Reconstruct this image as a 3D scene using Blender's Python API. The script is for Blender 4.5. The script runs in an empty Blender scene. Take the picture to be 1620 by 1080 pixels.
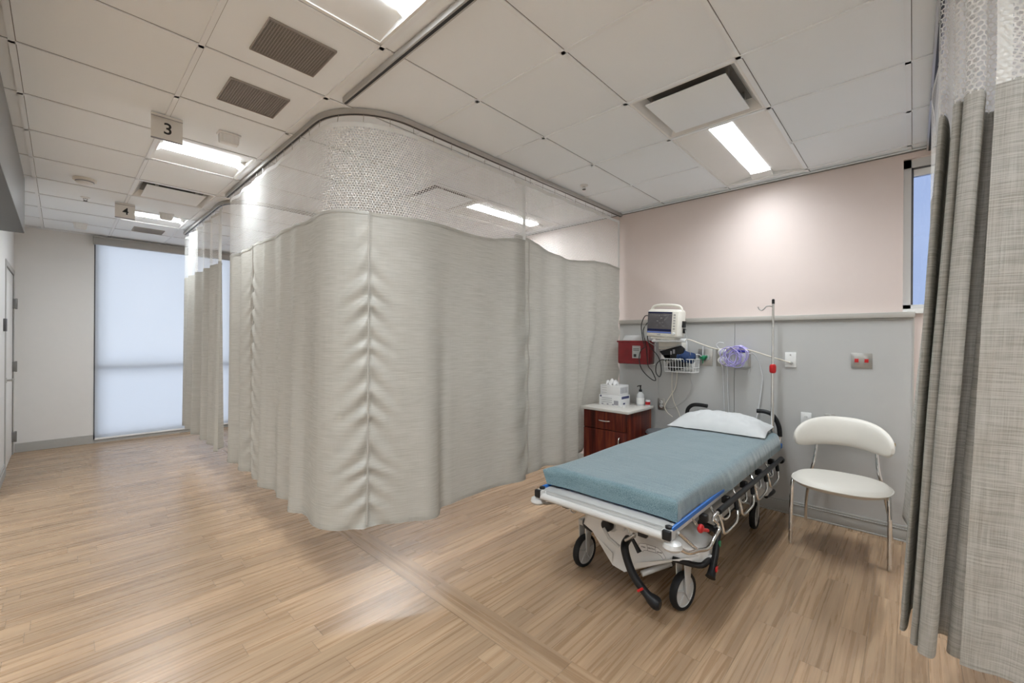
import bpy, bmesh, math, random
from mathutils import Vector, Matrix, noise as mnoise
random.seed(7)
SC = bpy.context.scene
COL = SC.collection
PI = math.pi

# ------------------------------------------------------------------ camera
F_PX, YAW, ROLL, PITCH, ZC = 672.8, .7557, .0066, -.0005, 1.442
c_, s_ = math.cos, math.sin
fw = Vector((c_(YAW)*c_(PITCH), s_(YAW)*c_(PITCH), s_(PITCH)))
rt = Vector((s_(YAW), -c_(YAW), 0)); up = rt.cross(fw)
rt, up = c_(ROLL)*rt+s_(ROLL)*up, -s_(ROLL)*rt+c_(ROLL)*up
cam = bpy.data.cameras.new('camera'); co = bpy.data.objects.new('camera', cam); COL.objects.link(co)
co.matrix_world = Matrix(((rt.x, up.x, -fw.x, 0), (rt.y, up.y, -fw.y, 0), (rt.z, up.z, -fw.z, ZC), (0, 0, 0, 1)))
cam.sensor_width = 36; cam.sensor_fit = 'HORIZONTAL'; cam.lens = F_PX/1620*36
cam.shift_y = -1.46/1620; cam.clip_start = .02
SC.camera = co

# ------------------------------------------------------------------ sky, exposure
SKY, LENS_E, EXPO = .55, 34.0, 1.97
SC.view_settings.view_transform = 'Standard'; SC.view_settings.look = 'None'
SC.view_settings.gamma = 1; SC.view_settings.use_curve_mapping = False
SC.view_settings.exposure = EXPO
W = bpy.data.worlds.new('sky'); SC.world = W; W.use_nodes = True
nt = W.node_tree; nt.nodes.clear()
wo = nt.nodes.new('ShaderNodeOutputWorld'); wb = nt.nodes.new('ShaderNodeBackground')
tc = nt.nodes.new('ShaderNodeTexCoord'); sx = nt.nodes.new('ShaderNodeSeparateXYZ')
rp = nt.nodes.new('ShaderNodeValToRGB'); cn = nt.nodes.new('ShaderNodeTexNoise'); mx = nt.nodes.new('ShaderNodeMix'); mx.data_type = 'RGBA'
cr = nt.nodes.new('ShaderNodeValToRGB')
nt.links.new(tc.outputs['Generated'], sx.inputs[0]); nt.links.new(sx.outputs['Z'], rp.inputs[0])
rp.color_ramp.elements[0].position = 0; rp.color_ramp.elements[0].color = (.92, .93, .95, 1)
rp.color_ramp.elements[1].position = .55; rp.color_ramp.elements[1].color = (.72, .78, .90, 1)
nt.links.new(tc.outputs['Generated'], cn.inputs['Vector']); cn.inputs['Scale'].default_value = 3.5; cn.inputs['Detail'].default_value = 6
nt.links.new(cn.outputs['Fac'], cr.inputs[0]); cr.color_ramp.elements[0].position = .48; cr.color_ramp.elements[1].position = .68
nt.links.new(cr.outputs['Color'], mx.inputs[0]); nt.links.new(rp.outputs['Color'], mx.inputs[6]); mx.inputs[7].default_value = (.95, .95, .97, 1)
nt.links.new(mx.outputs[2], wb.inputs['Color']); wb.inputs['Strength'].default_value = SKY
nt.links.new(wb.outputs[0], wo.inputs['Surface'])

# ------------------------------------------------------------------ materials
def newmat(name):
    m = bpy.data.materials.new(name); m.use_nodes = True
    nt = m.node_tree; b = nt.nodes['Principled BSDF']
    return m, nt, b
def N(nt, t, **kw):
    n = nt.nodes.new(t)
    for k, v in kw.items(): setattr(n, k, v)
    return n
def math_(nt, op, a, b=None, clamp=False):
    n = N(nt, 'ShaderNodeMath', operation=op, use_clamp=clamp)
    for i, v in enumerate((a, b)):
        if v is None: continue
        if isinstance(v, (int, float)): n.inputs[i].default_value = v
        else: nt.links.new(v, n.inputs[i])
    return n.outputs[0]
def mixc(nt, f, a, b, mode='MIX'):
    n = N(nt, 'ShaderNodeMix', data_type='RGBA', blend_type=mode)
    for i, v in ((0, f), (6, a), (7, b)):
        if isinstance(v, (int, float)): n.inputs[i].default_value = v
        elif isinstance(v, tuple): n.inputs[i].default_value = (*v, 1) if len(v) == 3 else v
        else: nt.links.new(v, n.inputs[i])
    return n.outputs[2]
def pm(name, col, rough=.5, metal=0., var=.06, scale=12., bump=0., bscale=80., spec=.5, coat=0., stretch=None):
    m, nt, b = newmat(name)
    tcn = N(nt, 'ShaderNodeTexCoord'); src = tcn.outputs['Object']
    if stretch:
        mp = N(nt, 'ShaderNodeMapping'); mp.inputs['Scale'].default_value = stretch
        nt.links.new(src, mp.inputs[0]); src = mp.outputs[0]
    nz = N(nt, 'ShaderNodeTexNoise'); nz.inputs['Scale'].default_value = scale; nz.inputs['Detail'].default_value = 3
    nt.links.new(src, nz.inputs['Vector'])
    lo = tuple(max(0, x*(1-var)) for x in col); hi = tuple(min(1, x*(1+var)) for x in col)
    nt.links.new(mixc(nt, nz.outputs['Fac'], lo, hi), b.inputs['Base Color'])
    b.inputs['Roughness'].default_value = rough; b.inputs['Metallic'].default_value = metal
    b.inputs['Specular IOR Level'].default_value = spec; b.inputs['Coat Weight'].default_value = coat
    if bump:
        bn = N(nt, 'ShaderNodeTexNoise'); bn.inputs['Scale'].default_value = bscale; bn.inputs['Detail'].default_value = 2
        nt.links.new(src, bn.inputs['Vector'])
        bu = N(nt, 'ShaderNodeBump'); bu.inputs['Strength'].default_value = bump; bu.inputs['Distance'].default_value = .01
        nt.links.new(bn.outputs['Fac'], bu.inputs['Height']); nt.links.new(bu.outputs[0], b.inputs['Normal'])
    return m
M = {}
M['wall'] = pm('white_wall_paint', (.74, .735, .72), .6, var=.015, bump=.03, bscale=200)
M['pink'] = pm('pink_wall_paint', (.72, .62, .58), .6, var=.015, bump=.03, bscale=200)
M['panel'] = pm('grey_wall_panel', (.50, .50, .49), .45, var=.02)
M['trimgrey'] = pm('grey_vinyl_trim', (.40, .395, .375), .45, var=.03)
M['caprail'] = pm('beige_cap_rail', (.47, .45, .415), .45, var=.02)
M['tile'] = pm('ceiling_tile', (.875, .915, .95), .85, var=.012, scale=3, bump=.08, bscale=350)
M['tbar'] = pm('ceiling_grid_paint', (.86, .89, .92), .5, var=.01)
M['tbarshadow'] = pm('ceiling_grid_shadow', (.22, .21, .20), .8, var=.01)
M['white'] = pm('white_enamel', (.80, .80, .785), .35, var=.015)
M['cream'] = pm('cream_plastic', (.78, .75, .68), .38, var=.02)
M['whiteplastic'] = pm('white_plastic', (.80, .80, .79), .35, var=.02)
M['bedwhite'] = pm('pale_grey_enamel', (.52, .515, .50), .28, var=.03, coat=.2)
M['hoodwhite'] = pm('hood_enamel', (.74, .735, .72), .25, var=.02, coat=.2)
M['bedgrey'] = pm('grey_enamel', (.46, .46, .45), .35, var=.05)
M['black'] = pm('black_plastic', (.010, .010, .011), .42, var=.2, spec=.3)
M['rubber'] = pm('black_rubber', (.012, .012, .013), .6, var=.2, spec=.3)
M['chrome'] = pm('chrome', (.78, .78, .77), .12, 1., var=.03)
M['hinge'] = pm('dull_hinge_steel', (.22, .22, .215), .4, .8, var=.05)
M['steel'] = pm('brushed_steel', (.48, .47, .45), .38, 1., var=.08, scale=40)
M['alu'] = pm('aluminium_track', (.52, .51, .49), .38, .6, var=.05)
M['darkmetal'] = pm('dark_grey_laminate', (.20, .20, .198), .32, .3, var=.06, scale=4)
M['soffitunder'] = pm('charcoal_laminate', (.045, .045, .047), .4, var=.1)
M['blue'] = pm('bright_blue_vinyl', (.02, .14, .48), .4, var=.06)
M['red'] = pm('red_plastic', (.50, .012, .015), .3, var=.05)
M['green'] = pm('green_plastic', (.01, .19, .08), .35, var=.1)
M['navy'] = pm('navy_nylon', (.008, .032, .11), .75, var=.3, scale=60, bump=.2)
M['purple'] = pm('lilac_tubing', (.45, .40, .74), .25, var=.1)
M['violetblue'] = pm('blue_plastic', (.05, .06, .55), .35, var=.1)
M['vinyl'] = pm('ivory_vinyl', (.74, .71, .65), .42, var=.03, bump=.06, bscale=260)
M['nettape'] = pm('white_net_tape', (.80, .81, .80), .85, var=.02)
M['pillow'] = pm('white_pillowcase', (.58, .595, .60), .85, var=.02, bump=.06, bscale=300)
M['cabtop'] = pm('speckled_white_top', (.68, .66, .62), .35, var=.08, scale=140)
M['paper'] = pm('white_card', (.78, .78, .78), .7, var=.03)
M['print'] = pm('dark_blue_print', (.05, .06, .16), .6, var=.1)
M['greyprint'] = pm('grey_print', (.33, .33, .36), .6, var=.1)
M['ink'] = pm('black_ink', (.02, .02, .022), .5, var=.1)
M['signwhite'] = pm('sign_plate', (.78, .765, .735), .45, var=.02)
M['dark'] = pm('dark_void', (.035, .034, .032), .8, var=.1)
M['grille'] = pm('grille_metal', (.36, .33, .30), .5, var=.05)
M['innerduct'] = pm('duct_grey', (.18, .175, .165), .6, var=.25, scale=6)
M['beigecord'] = pm('ivory_cord', (.72, .68, .58), .45, var=.05)
M['greycord'] = pm('grey_cord', (.42, .42, .41), .45, var=.05)
M['gold'] = pm('brass_edge', (.42, .30, .10), .35, .7, var=.1)
M['stool'] = pm('grey_stool_vinyl', (.14, .15, .16), .4, var=.1)
M['snow'] = pm('snow', (.85, .87, .9), .9, var=.05, scale=.6)
M['frame'] = pm('window_frame', (.62, .62, .61), .4, var=.02)
M['darkframe'] = pm('dark_window_frame', (.10, .10, .105), .4, var=.05)
M['facade'] = pm('far_facade', (.42, .43, .46), .8, var=.15, scale=.4)

def wood_dark():
    m, nt, b = newmat('mahogany_veneer')
    tcn = N(nt, 'ShaderNodeTexCoord'); mp = N(nt, 'ShaderNodeMapping'); mp.inputs['Scale'].default_value = (16, 16, 1.3)
    nt.links.new(tcn.outputs['Object'], mp.inputs[0])
    nz = N(nt, 'ShaderNodeTexNoise'); nz.inputs['Scale'].default_value = 1.2; nz.inputs['Detail'].default_value = 5; nz.inputs['Distortion'].default_value = .6
    nt.links.new(mp.outputs[0], nz.inputs['Vector'])
    r = N(nt, 'ShaderNodeValToRGB'); nt.links.new(nz.outputs['Fac'], r.inputs[0])
    e = r.color_ramp.elements; e[0].position = .3; e[0].color = (.035, .006, .004, 1); e[1].position = .75; e[1].color = (.24, .052, .016, 1)
    k = e.new(.52); k.color = (.10, .014, .008, 1)
    nt.links.new(r.outputs[0], b.inputs['Base Color']); b.inputs['Roughness'].default_value = .34; b.inputs['Specular IOR Level'].default_value = .28
    return m
M['mahogany'] = wood_dark()

def floor_mat():
    m, nt, b = newmat('oak_vinyl_planks')
    g = N(nt, 'ShaderNodeNewGeometry'); s = N(nt, 'ShaderNodeSeparateXYZ'); nt.links.new(g.outputs['Position'], s.inputs[0])
    X, Y = s.outputs[0], s.outputs[1]
    strip = math_(nt, 'MULTIPLY', math_(nt, 'GREATER_THAN', X, 1.425), math_(nt, 'LESS_THAN', X, 1.585))
    inv = math_(nt, 'SUBTRACT', 1., strip)
    vs = math_(nt, 'ADD', math_(nt, 'MULTIPLY', math_(nt, 'SUBTRACT', X, 1.425), .107/.16), 10.7)
    U = math_(nt, 'ADD', math_(nt, 'MULTIPLY', X, inv), math_(nt, 'MULTIPLY', Y, strip))
    V = math_(nt, 'ADD', math_(nt, 'MULTIPLY', math_(nt, 'ADD', Y, .06), inv), math_(nt, 'MULTIPLY', vs, strip))
    v = math_(nt, 'DIVIDE', V, .107); row = math_(nt, 'FLOOR', v); fv = math_(nt, 'FRACT', v)
    w1 = N(nt, 'ShaderNodeTexWhiteNoise', noise_dimensions='1D'); nt.links.new(row, w1.inputs['W'])
    u = math_(nt, 'ADD', math_(nt, 'DIVIDE', U, .92), math_(nt, 'MULTIPLY', w1.outputs[0], 17.)); colm = math_(nt, 'FLOOR', u); fu = math_(nt, 'FRACT', u)
    cv = N(nt, 'ShaderNodeCombineXYZ'); nt.links.new(row, cv.inputs[0]); nt.links.new(colm, cv.inputs[1])
    w2 = N(nt, 'ShaderNodeTexWhiteNoise', noise_dimensions='2D'); nt.links.new(cv.outputs[0], w2.inputs['Vector'])
    rid = w2.outputs[0]
    def grain(su, sv, det, off):
        c = N(nt, 'ShaderNodeCombineXYZ')
        nt.links.new(math_(nt, 'ADD', math_(nt, 'MULTIPLY', U, su), math_(nt, 'MULTIPLY', rid, 61.+off)), c.inputs[0])
        nt.links.new(math_(nt, 'ADD', math_(nt, 'MULTIPLY', V, sv), math_(nt, 'MULTIPLY', rid, 23.)), c.inputs[1])
        n = N(nt, 'ShaderNodeTexNoise'); n.inputs['Scale'].default_value = 1; n.inputs['Detail'].default_value = det; n.inputs['Distortion'].default_value = .4
        nt.links.new(c.outputs[0], n.inputs['Vector']); return n.outputs['Fac']
    g1 = grain(1.3, 46, 6, 0); g2 = grain(4, 190, 2, 5); g3 = grain(1.0, 9, 3, 9)
    r = N(nt, 'ShaderNodeValToRGB'); nt.links.new(g1, r.inputs[0]); e = r.color_ramp.elements
    e[0].position = .28; e[0].color = (.275, .172, .098, 1); e[1].position = .72; e[1].color = (.445, .312, .196, 1)
    k = e.new(.5); k.color = (.365, .244, .149, 1)
    f2 = N(nt, 'ShaderNodeMapRange'); nt.links.new(g2, f2.inputs[0]); f2.inputs[1].default_value = .3; f2.inputs[2].default_value = .7; f2.inputs[3].default_value = .86; f2.inputs[4].default_value = 1.1
    f3 = N(nt, 'ShaderNodeMapRange'); nt.links.new(g3, f3.inputs[0]); f3.inputs[1].default_value = .3; f3.inputs[2].default_value = .7; f3.inputs[3].default_value = .84; f3.inputs[4].default_value = 1.1
    fr = N(nt, 'ShaderNodeMapRange'); nt.links.new(rid, fr.inputs[0]); fr.inputs[3].default_value = .88; fr.inputs[4].default_value = 1.10
    tot = math_(nt, 'MULTIPLY', math_(nt, 'MULTIPLY', f2.outputs[0], f3.outputs[0]), fr.outputs[0])
    eg = math_(nt, 'MAXIMUM', math_(nt, 'LESS_THAN', fv, .022), math_(nt, 'LESS_THAN', fu, .0032))
    tot = math_(nt, 'MULTIPLY', tot, math_(nt, 'SUBTRACT', 1., math_(nt, 'MULTIPLY', eg, .42)))
    mul = N(nt, 'ShaderNodeVectorMath', operation='SCALE'); nt.links.new(r.outputs[0], mul.inputs[0]); nt.links.new(tot, mul.inputs['Scale'])
    nt.links.new(mul.outputs[0], b.inputs['Base Color'])
    rr = N(nt, 'ShaderNodeMapRange'); nt.links.new(g1, rr.inputs[0]); rr.inputs[3].default_value = .22; rr.inputs[4].default_value = .34
    nt.links.new(rr.outputs[0], b.inputs['Roughness']); b.inputs['Specular IOR Level'].default_value = .5
    bu = N(nt, 'ShaderNodeBump'); bu.inputs['Strength'].default_value = .12; bu.inputs['Distance'].default_value = .003
    nt.links.new(math_(nt, 'SUBTRACT', g2, math_(nt, 'MULTIPLY', eg, 1.5)), bu.inputs['Height']); nt.links.new(bu.outputs[0], b.inputs['Normal'])
    return m
M['floor'] = floor_mat()

def fabric_mat(name, c0, c1, trans=.3, vert=.25):
    m, nt, b = newmat(name); nt.nodes.remove(b); out = nt.nodes['Material Output']
    uv = N(nt, 'ShaderNodeUVMap')
    def streak(su, sv, det=3):
        mp = N(nt, 'ShaderNodeMapping'); mp.inputs['Scale'].default_value = (su, sv, 1); nt.links.new(uv.outputs[0], mp.inputs[0])
        n = N(nt, 'ShaderNodeTexNoise'); n.inputs['Scale'].default_value = 1; n.inputs['Detail'].default_value = det
        nt.links.new(mp.outputs[0], n.inputs['Vector']); return n.outputs['Fac']
    h = streak(9, 330); v = streak(360, 8, 2); hh = streak(3, 140, 2)
    f = math_(nt, 'ADD', math_(nt, 'MULTIPLY', h, .65), math_(nt, 'ADD', math_(nt, 'MULTIPLY', v, vert), math_(nt, 'MULTIPLY', hh, .35)))
    r = N(nt, 'ShaderNodeMapRange'); nt.links.new(f, r.inputs[0]); r.inputs[1].default_value = .44+.5*vert-.06; r.inputs[2].default_value = .58+.5*vert
    colr = mixc(nt, r.outputs[0], c0, c1)
    bu = N(nt, 'ShaderNodeBump'); bu.inputs['Strength'].default_value = .15; bu.inputs['Distance'].default_value = .004; nt.links.new(h, bu.inputs['Height'])
    d = N(nt, 'ShaderNodeBsdfDiffuse'); t = N(nt, 'ShaderNodeBsdfTranslucent'); ms = N(nt, 'ShaderNodeMixShader'); ms.inputs[0].default_value = trans
    gl = N(nt, 'ShaderNodeBsdfGlossy'); gl.inputs['Roughness'].default_value = .45; gl.inputs['Color'].default_value = (.8, .8, .8, 1)
    m2 = N(nt, 'ShaderNodeMixShader'); m2.inputs[0].default_value = .05
    for x in (d, t): nt.links.new(colr, x.inputs['Color']); nt.links.new(bu.outputs[0], x.inputs['Normal'])
    nt.links.new(d.outputs[0], ms.inputs[1]); nt.links.new(t.outputs[0], ms.inputs[2])
    nt.links.new(ms.outputs[0], m2.inputs[1]); nt.links.new(gl.outputs[0], m2.inputs[2]); nt.links.new(m2.outputs[0], out.inputs['Surface'])
    return m
M['curtain'] = fabric_mat('cream_slub_curtain', (.435, .425, .378), (.55, .537, .493), .30, .12)
M['curtaingrey'] = fabric_mat('grey_beige_woven_curtain', (.345, .335, .30), (.535, .525, .49), .22, .35)

def net_mat(cell, wid):
    m, nt, b = newmat('white_curtain_net'); nt.nodes.remove(b); out = nt.nodes['Material Output']
    uv = N(nt, 'ShaderNodeUVMap'); s = N(nt, 'ShaderNodeSeparateXYZ'); nt.links.new(uv.outputs[0], s.inputs[0])
    px = math_(nt, 'DIVIDE', s.outputs[0], cell); py = math_(nt, 'DIVIDE', s.outputs[1], cell)
    R3 = 1.7320508
    def cellv(ox, oy):
        a = math_(nt, 'SUBTRACT', math_(nt, 'FLOORED_MODULO', math_(nt, 'ADD', px, 100+ox), 1.), .5)
        c = math_(nt, 'SUBTRACT', math_(nt, 'FLOORED_MODULO', math_(nt, 'ADD', py, 100*R3+oy), R3), R3/2)
        return a, c
    a1, c1 = cellv(0, 0); a2, c2 = cellv(.5, R3/2)
    def hexd(a, c):
        a = math_(nt, 'ABSOLUTE', a); c = math_(nt, 'ABSOLUTE', c)
        return math_(nt, 'MAXIMUM', a, math_(nt, 'ADD', math_(nt, 'MULTIPLY', a, .5), math_(nt, 'MULTIPLY', c, .8660254)))
    d = math_(nt, 'MINIMUM', hexd(a1, c1), hexd(a2, c2))
    th = math_(nt, 'GREATER_THAN', d, .5-wid)
    tr = N(nt, 'ShaderNodeBsdfTransparent'); df = N(nt, 'ShaderNodeBsdfDiffuse'); df.inputs['Color'].default_value = (.82, .82, .80, 1)
    tl = N(nt, 'ShaderNodeBsdfTranslucent'); tl.inputs['Color'].default_value = (.82, .82, .80, 1)
    m1 = N(nt, 'ShaderNodeMixShader'); m1.inputs[0].default_value = .4; nt.links.new(df.outputs[0], m1.inputs[1]); nt.links.new(tl.outputs[0], m1.inputs[2])
    m2 = N(nt, 'ShaderNodeMixShader'); nt.links.new(th, m2.inputs[0]); nt.links.new(tr.outputs[0], m2.inputs[1]); nt.links.new(m1.outputs[0], m2.inputs[2])
    nt.links.new(m2.outputs[0], out.inputs['Surface'])
    return m
M['net'] = net_mat(.0170, .125)
def shade_mat():
    m, nt, b = newmat('translucent_roller_shade'); nt.nodes.remove(b); out = nt.nodes['Material Output']
    tcn = N(nt, 'ShaderNodeTexCoord'); nz = N(nt, 'ShaderNodeTexNoise'); nz.inputs['Scale'].default_value = 1.2
    nt.links.new(tcn.outputs['Object'], nz.inputs['Vector'])
    c = mixc(nt, nz.outputs['Fac'], (.90, .92, .94), (.96, .97, .98))
    t = N(nt, 'ShaderNodeBsdfTranslucent'); nt.links.new(c, t.inputs['Color'])
    d = N(nt, 'ShaderNodeBsdfDiffuse'); d.inputs['Color'].default_value = (.8, .8, .8, 1)
    tr = N(nt, 'ShaderNodeBsdfTransparent'); tr.inputs['Color'].default_value = (.9, .93, .97, 1)
    a = N(nt, 'ShaderNodeMixShader'); a.inputs[0].default_value = .10; nt.links.new(t.outputs[0], a.inputs[1]); nt.links.new(d.outputs[0], a.inputs[2])
    b2 = N(nt, 'ShaderNodeMixShader'); b2.inputs[0].default_value = .24; nt.links.new(a.outputs[0], b2.inputs[1]); nt.links.new(tr.outputs[0], b2.inputs[2])
    nt.links.new(b2.outputs[0], out.inputs['Surface']); return m
M['shade'] = shade_mat()
def glass_mat(name, col=(1, 1, 1), rough=0., alpha=.12):
    m, nt, b = newmat(name); nt.nodes.remove(b); out = nt.nodes['Material Output']
    tr = N(nt, 'ShaderNodeBsdfTransparent'); tr.inputs['Color'].default_value = (*col, 1)
    gl = N(nt, 'ShaderNodeBsdfGlossy'); gl.inputs['Roughness'].default_value = rough
    fr = N(nt, 'ShaderNodeFresnel'); fr.inputs[0].default_value = 1.45
    a = N(nt, 'ShaderNodeMixShader'); nt.links.new(fr.outputs[0], a.inputs[0]); nt.links.new(tr.outputs[0], a.inputs[1]); nt.links.new(gl.outputs[0], a.inputs[2])
    nt.links.new(a.outputs[0], out.inputs['Surface']); return m
M['glass'] = glass_mat('window_glass', (.96, .98, 1.)); M['tinted'] = glass_mat('tinted_window_glass', (.46, .52, .64))
def emit_mat(name, col, st, optic=0):
    m, nt, b = newmat(name); nt.nodes.remove(b)
    tcn = N(nt, 'ShaderNodeTexCoord'); nz = N(nt, 'ShaderNodeTexNoise'); nz.inputs['Scale'].default_value = 3
    nt.links.new(tcn.outputs['Object'], nz.inputs['Vector'])
    e = N(nt, 'ShaderNodeEmission'); nt.links.new(mixc(nt, nz.outputs['Fac'], tuple(x*.98 for x in col), col), e.inputs['Color'])
    if optic:
        lw = N(nt, 'ShaderNodeLayerWeight'); lw.inputs['Blend'].default_value = .5
        nt.links.new(math_(nt, 'MULTIPLY', math_(nt, 'POWER', math_(nt, 'SUBTRACT', 1.02, lw.outputs['Facing']), optic), st), e.inputs['Strength'])
    else: e.inputs['Strength'].default_value = st
    nt.links.new(e.outputs[0], nt.nodes['Material Output'].inputs['Surface']); return m
M['lens'] = emit_mat('lit_lamp_lens', (.91, .965, 1.), LENS_E, .7)
M['lensmid'] = emit_mat('lit_lamp_lens_middle', (.91, .965, 1.), LENS_E*.62, .8)
M['lensdim'] = emit_mat('lit_lamp_lens_dimmed', (.91, .965, 1.), LENS_E*.60, 2.0)
def heather_mat():
    m, nt, b = newmat('teal_sheet_fabric')
    tcn = N(nt, 'ShaderNodeTexCoord')
    a = N(nt, 'ShaderNodeTexNoise'); a.inputs['Scale'].default_value = 260; a.inputs['Detail'].default_value = 2; nt.links.new(tcn.outputs['Object'], a.inputs['Vector'])
    mp = N(nt, 'ShaderNodeMapping'); mp.inputs['Scale'].default_value = (60, 6, 30); nt.links.new(tcn.outputs['Object'], mp.inputs[0])
    c = N(nt, 'ShaderNodeTexNoise'); c.inputs['Scale'].default_value = 1; nt.links.new(mp.outputs[0], c.inputs['Vector'])
    f = math_(nt, 'ADD', math_(nt, 'MULTIPLY', a.outputs['Fac'], .75), math_(nt, 'MULTIPLY', c.outputs['Fac'], .25))
    r = N(nt, 'ShaderNodeMapRange'); nt.links.new(f, r.inputs[0]); r.inputs[1].default_value = .36; r.inputs[2].default_value = .64
    nt.links.new(mixc(nt, r.outputs[0], (.058, .125, .155), (.185, .275, .305)), b.inputs['Base Color'])
    b.inputs['Roughness'].default_value = .8; b.inputs['Sheen Weight'].default_value = .55
    bu = N(nt, 'ShaderNodeBump'); bu.inputs['Strength'].default_value = .25; bu.inputs['Distance'].default_value = .003; nt.links.new(a.outputs['Fac'], bu.inputs['Height']); nt.links.new(bu.outputs[0], b.inputs['Normal'])
    return m
M['sheet'] = heather_mat()
def sharps_mat():
    m, nt, b = newmat('translucent_red_plastic')
    tcn = N(nt, 'ShaderNodeTexCoord'); nz = N(nt, 'ShaderNodeTexNoise'); nz.inputs['Scale'].default_value = 9; nt.links.new(tcn.outputs['Object'], nz.inputs['Vector'])
    nt.links.new(mixc(nt, nz.outputs['Fac'], (.14, .006, .01), (.30, .012, .02)), b.inputs['Base Color'])
    b.inputs['Roughness'].default_value = .22; b.inputs['Coat Weight'].default_value = .4; return m
M['sharps'] = sharps_mat()
def screen_mat():
    m, nt, b = newmat('monitor_screen')
    tcn = N(nt, 'ShaderNodeTexCoord'); nz = N(nt, 'ShaderNodeTexNoise'); nz.inputs['Scale'].default_value = 14; nt.links.new(tcn.outputs['Object'], nz.inputs['Vector'])
    c = mixc(nt, nz.outputs['Fac'], (.045, .042, .045), (.085, .08, .085))
    nt.links.new(c, b.inputs['Base Color']); b.inputs['Roughness'].default_value = .18
    nt.links.new(c, b.inputs['Emission Color']); b.inputs['Emission Strength'].default_value = .10; return m
M['screen'] = screen_mat()
M['screenblue'] = emit_mat('lit_status_bar', (.16, .22, .50), .16)
M['screentext'] = emit_mat('lit_readout', (.5, .5, .48), .14)
M['screenline'] = emit_mat('lit_band', (.03, .035, .09), .12)
M['tube'] = pm('clear_tubing', (.62, .63, .64), .2, var=.05)

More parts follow.
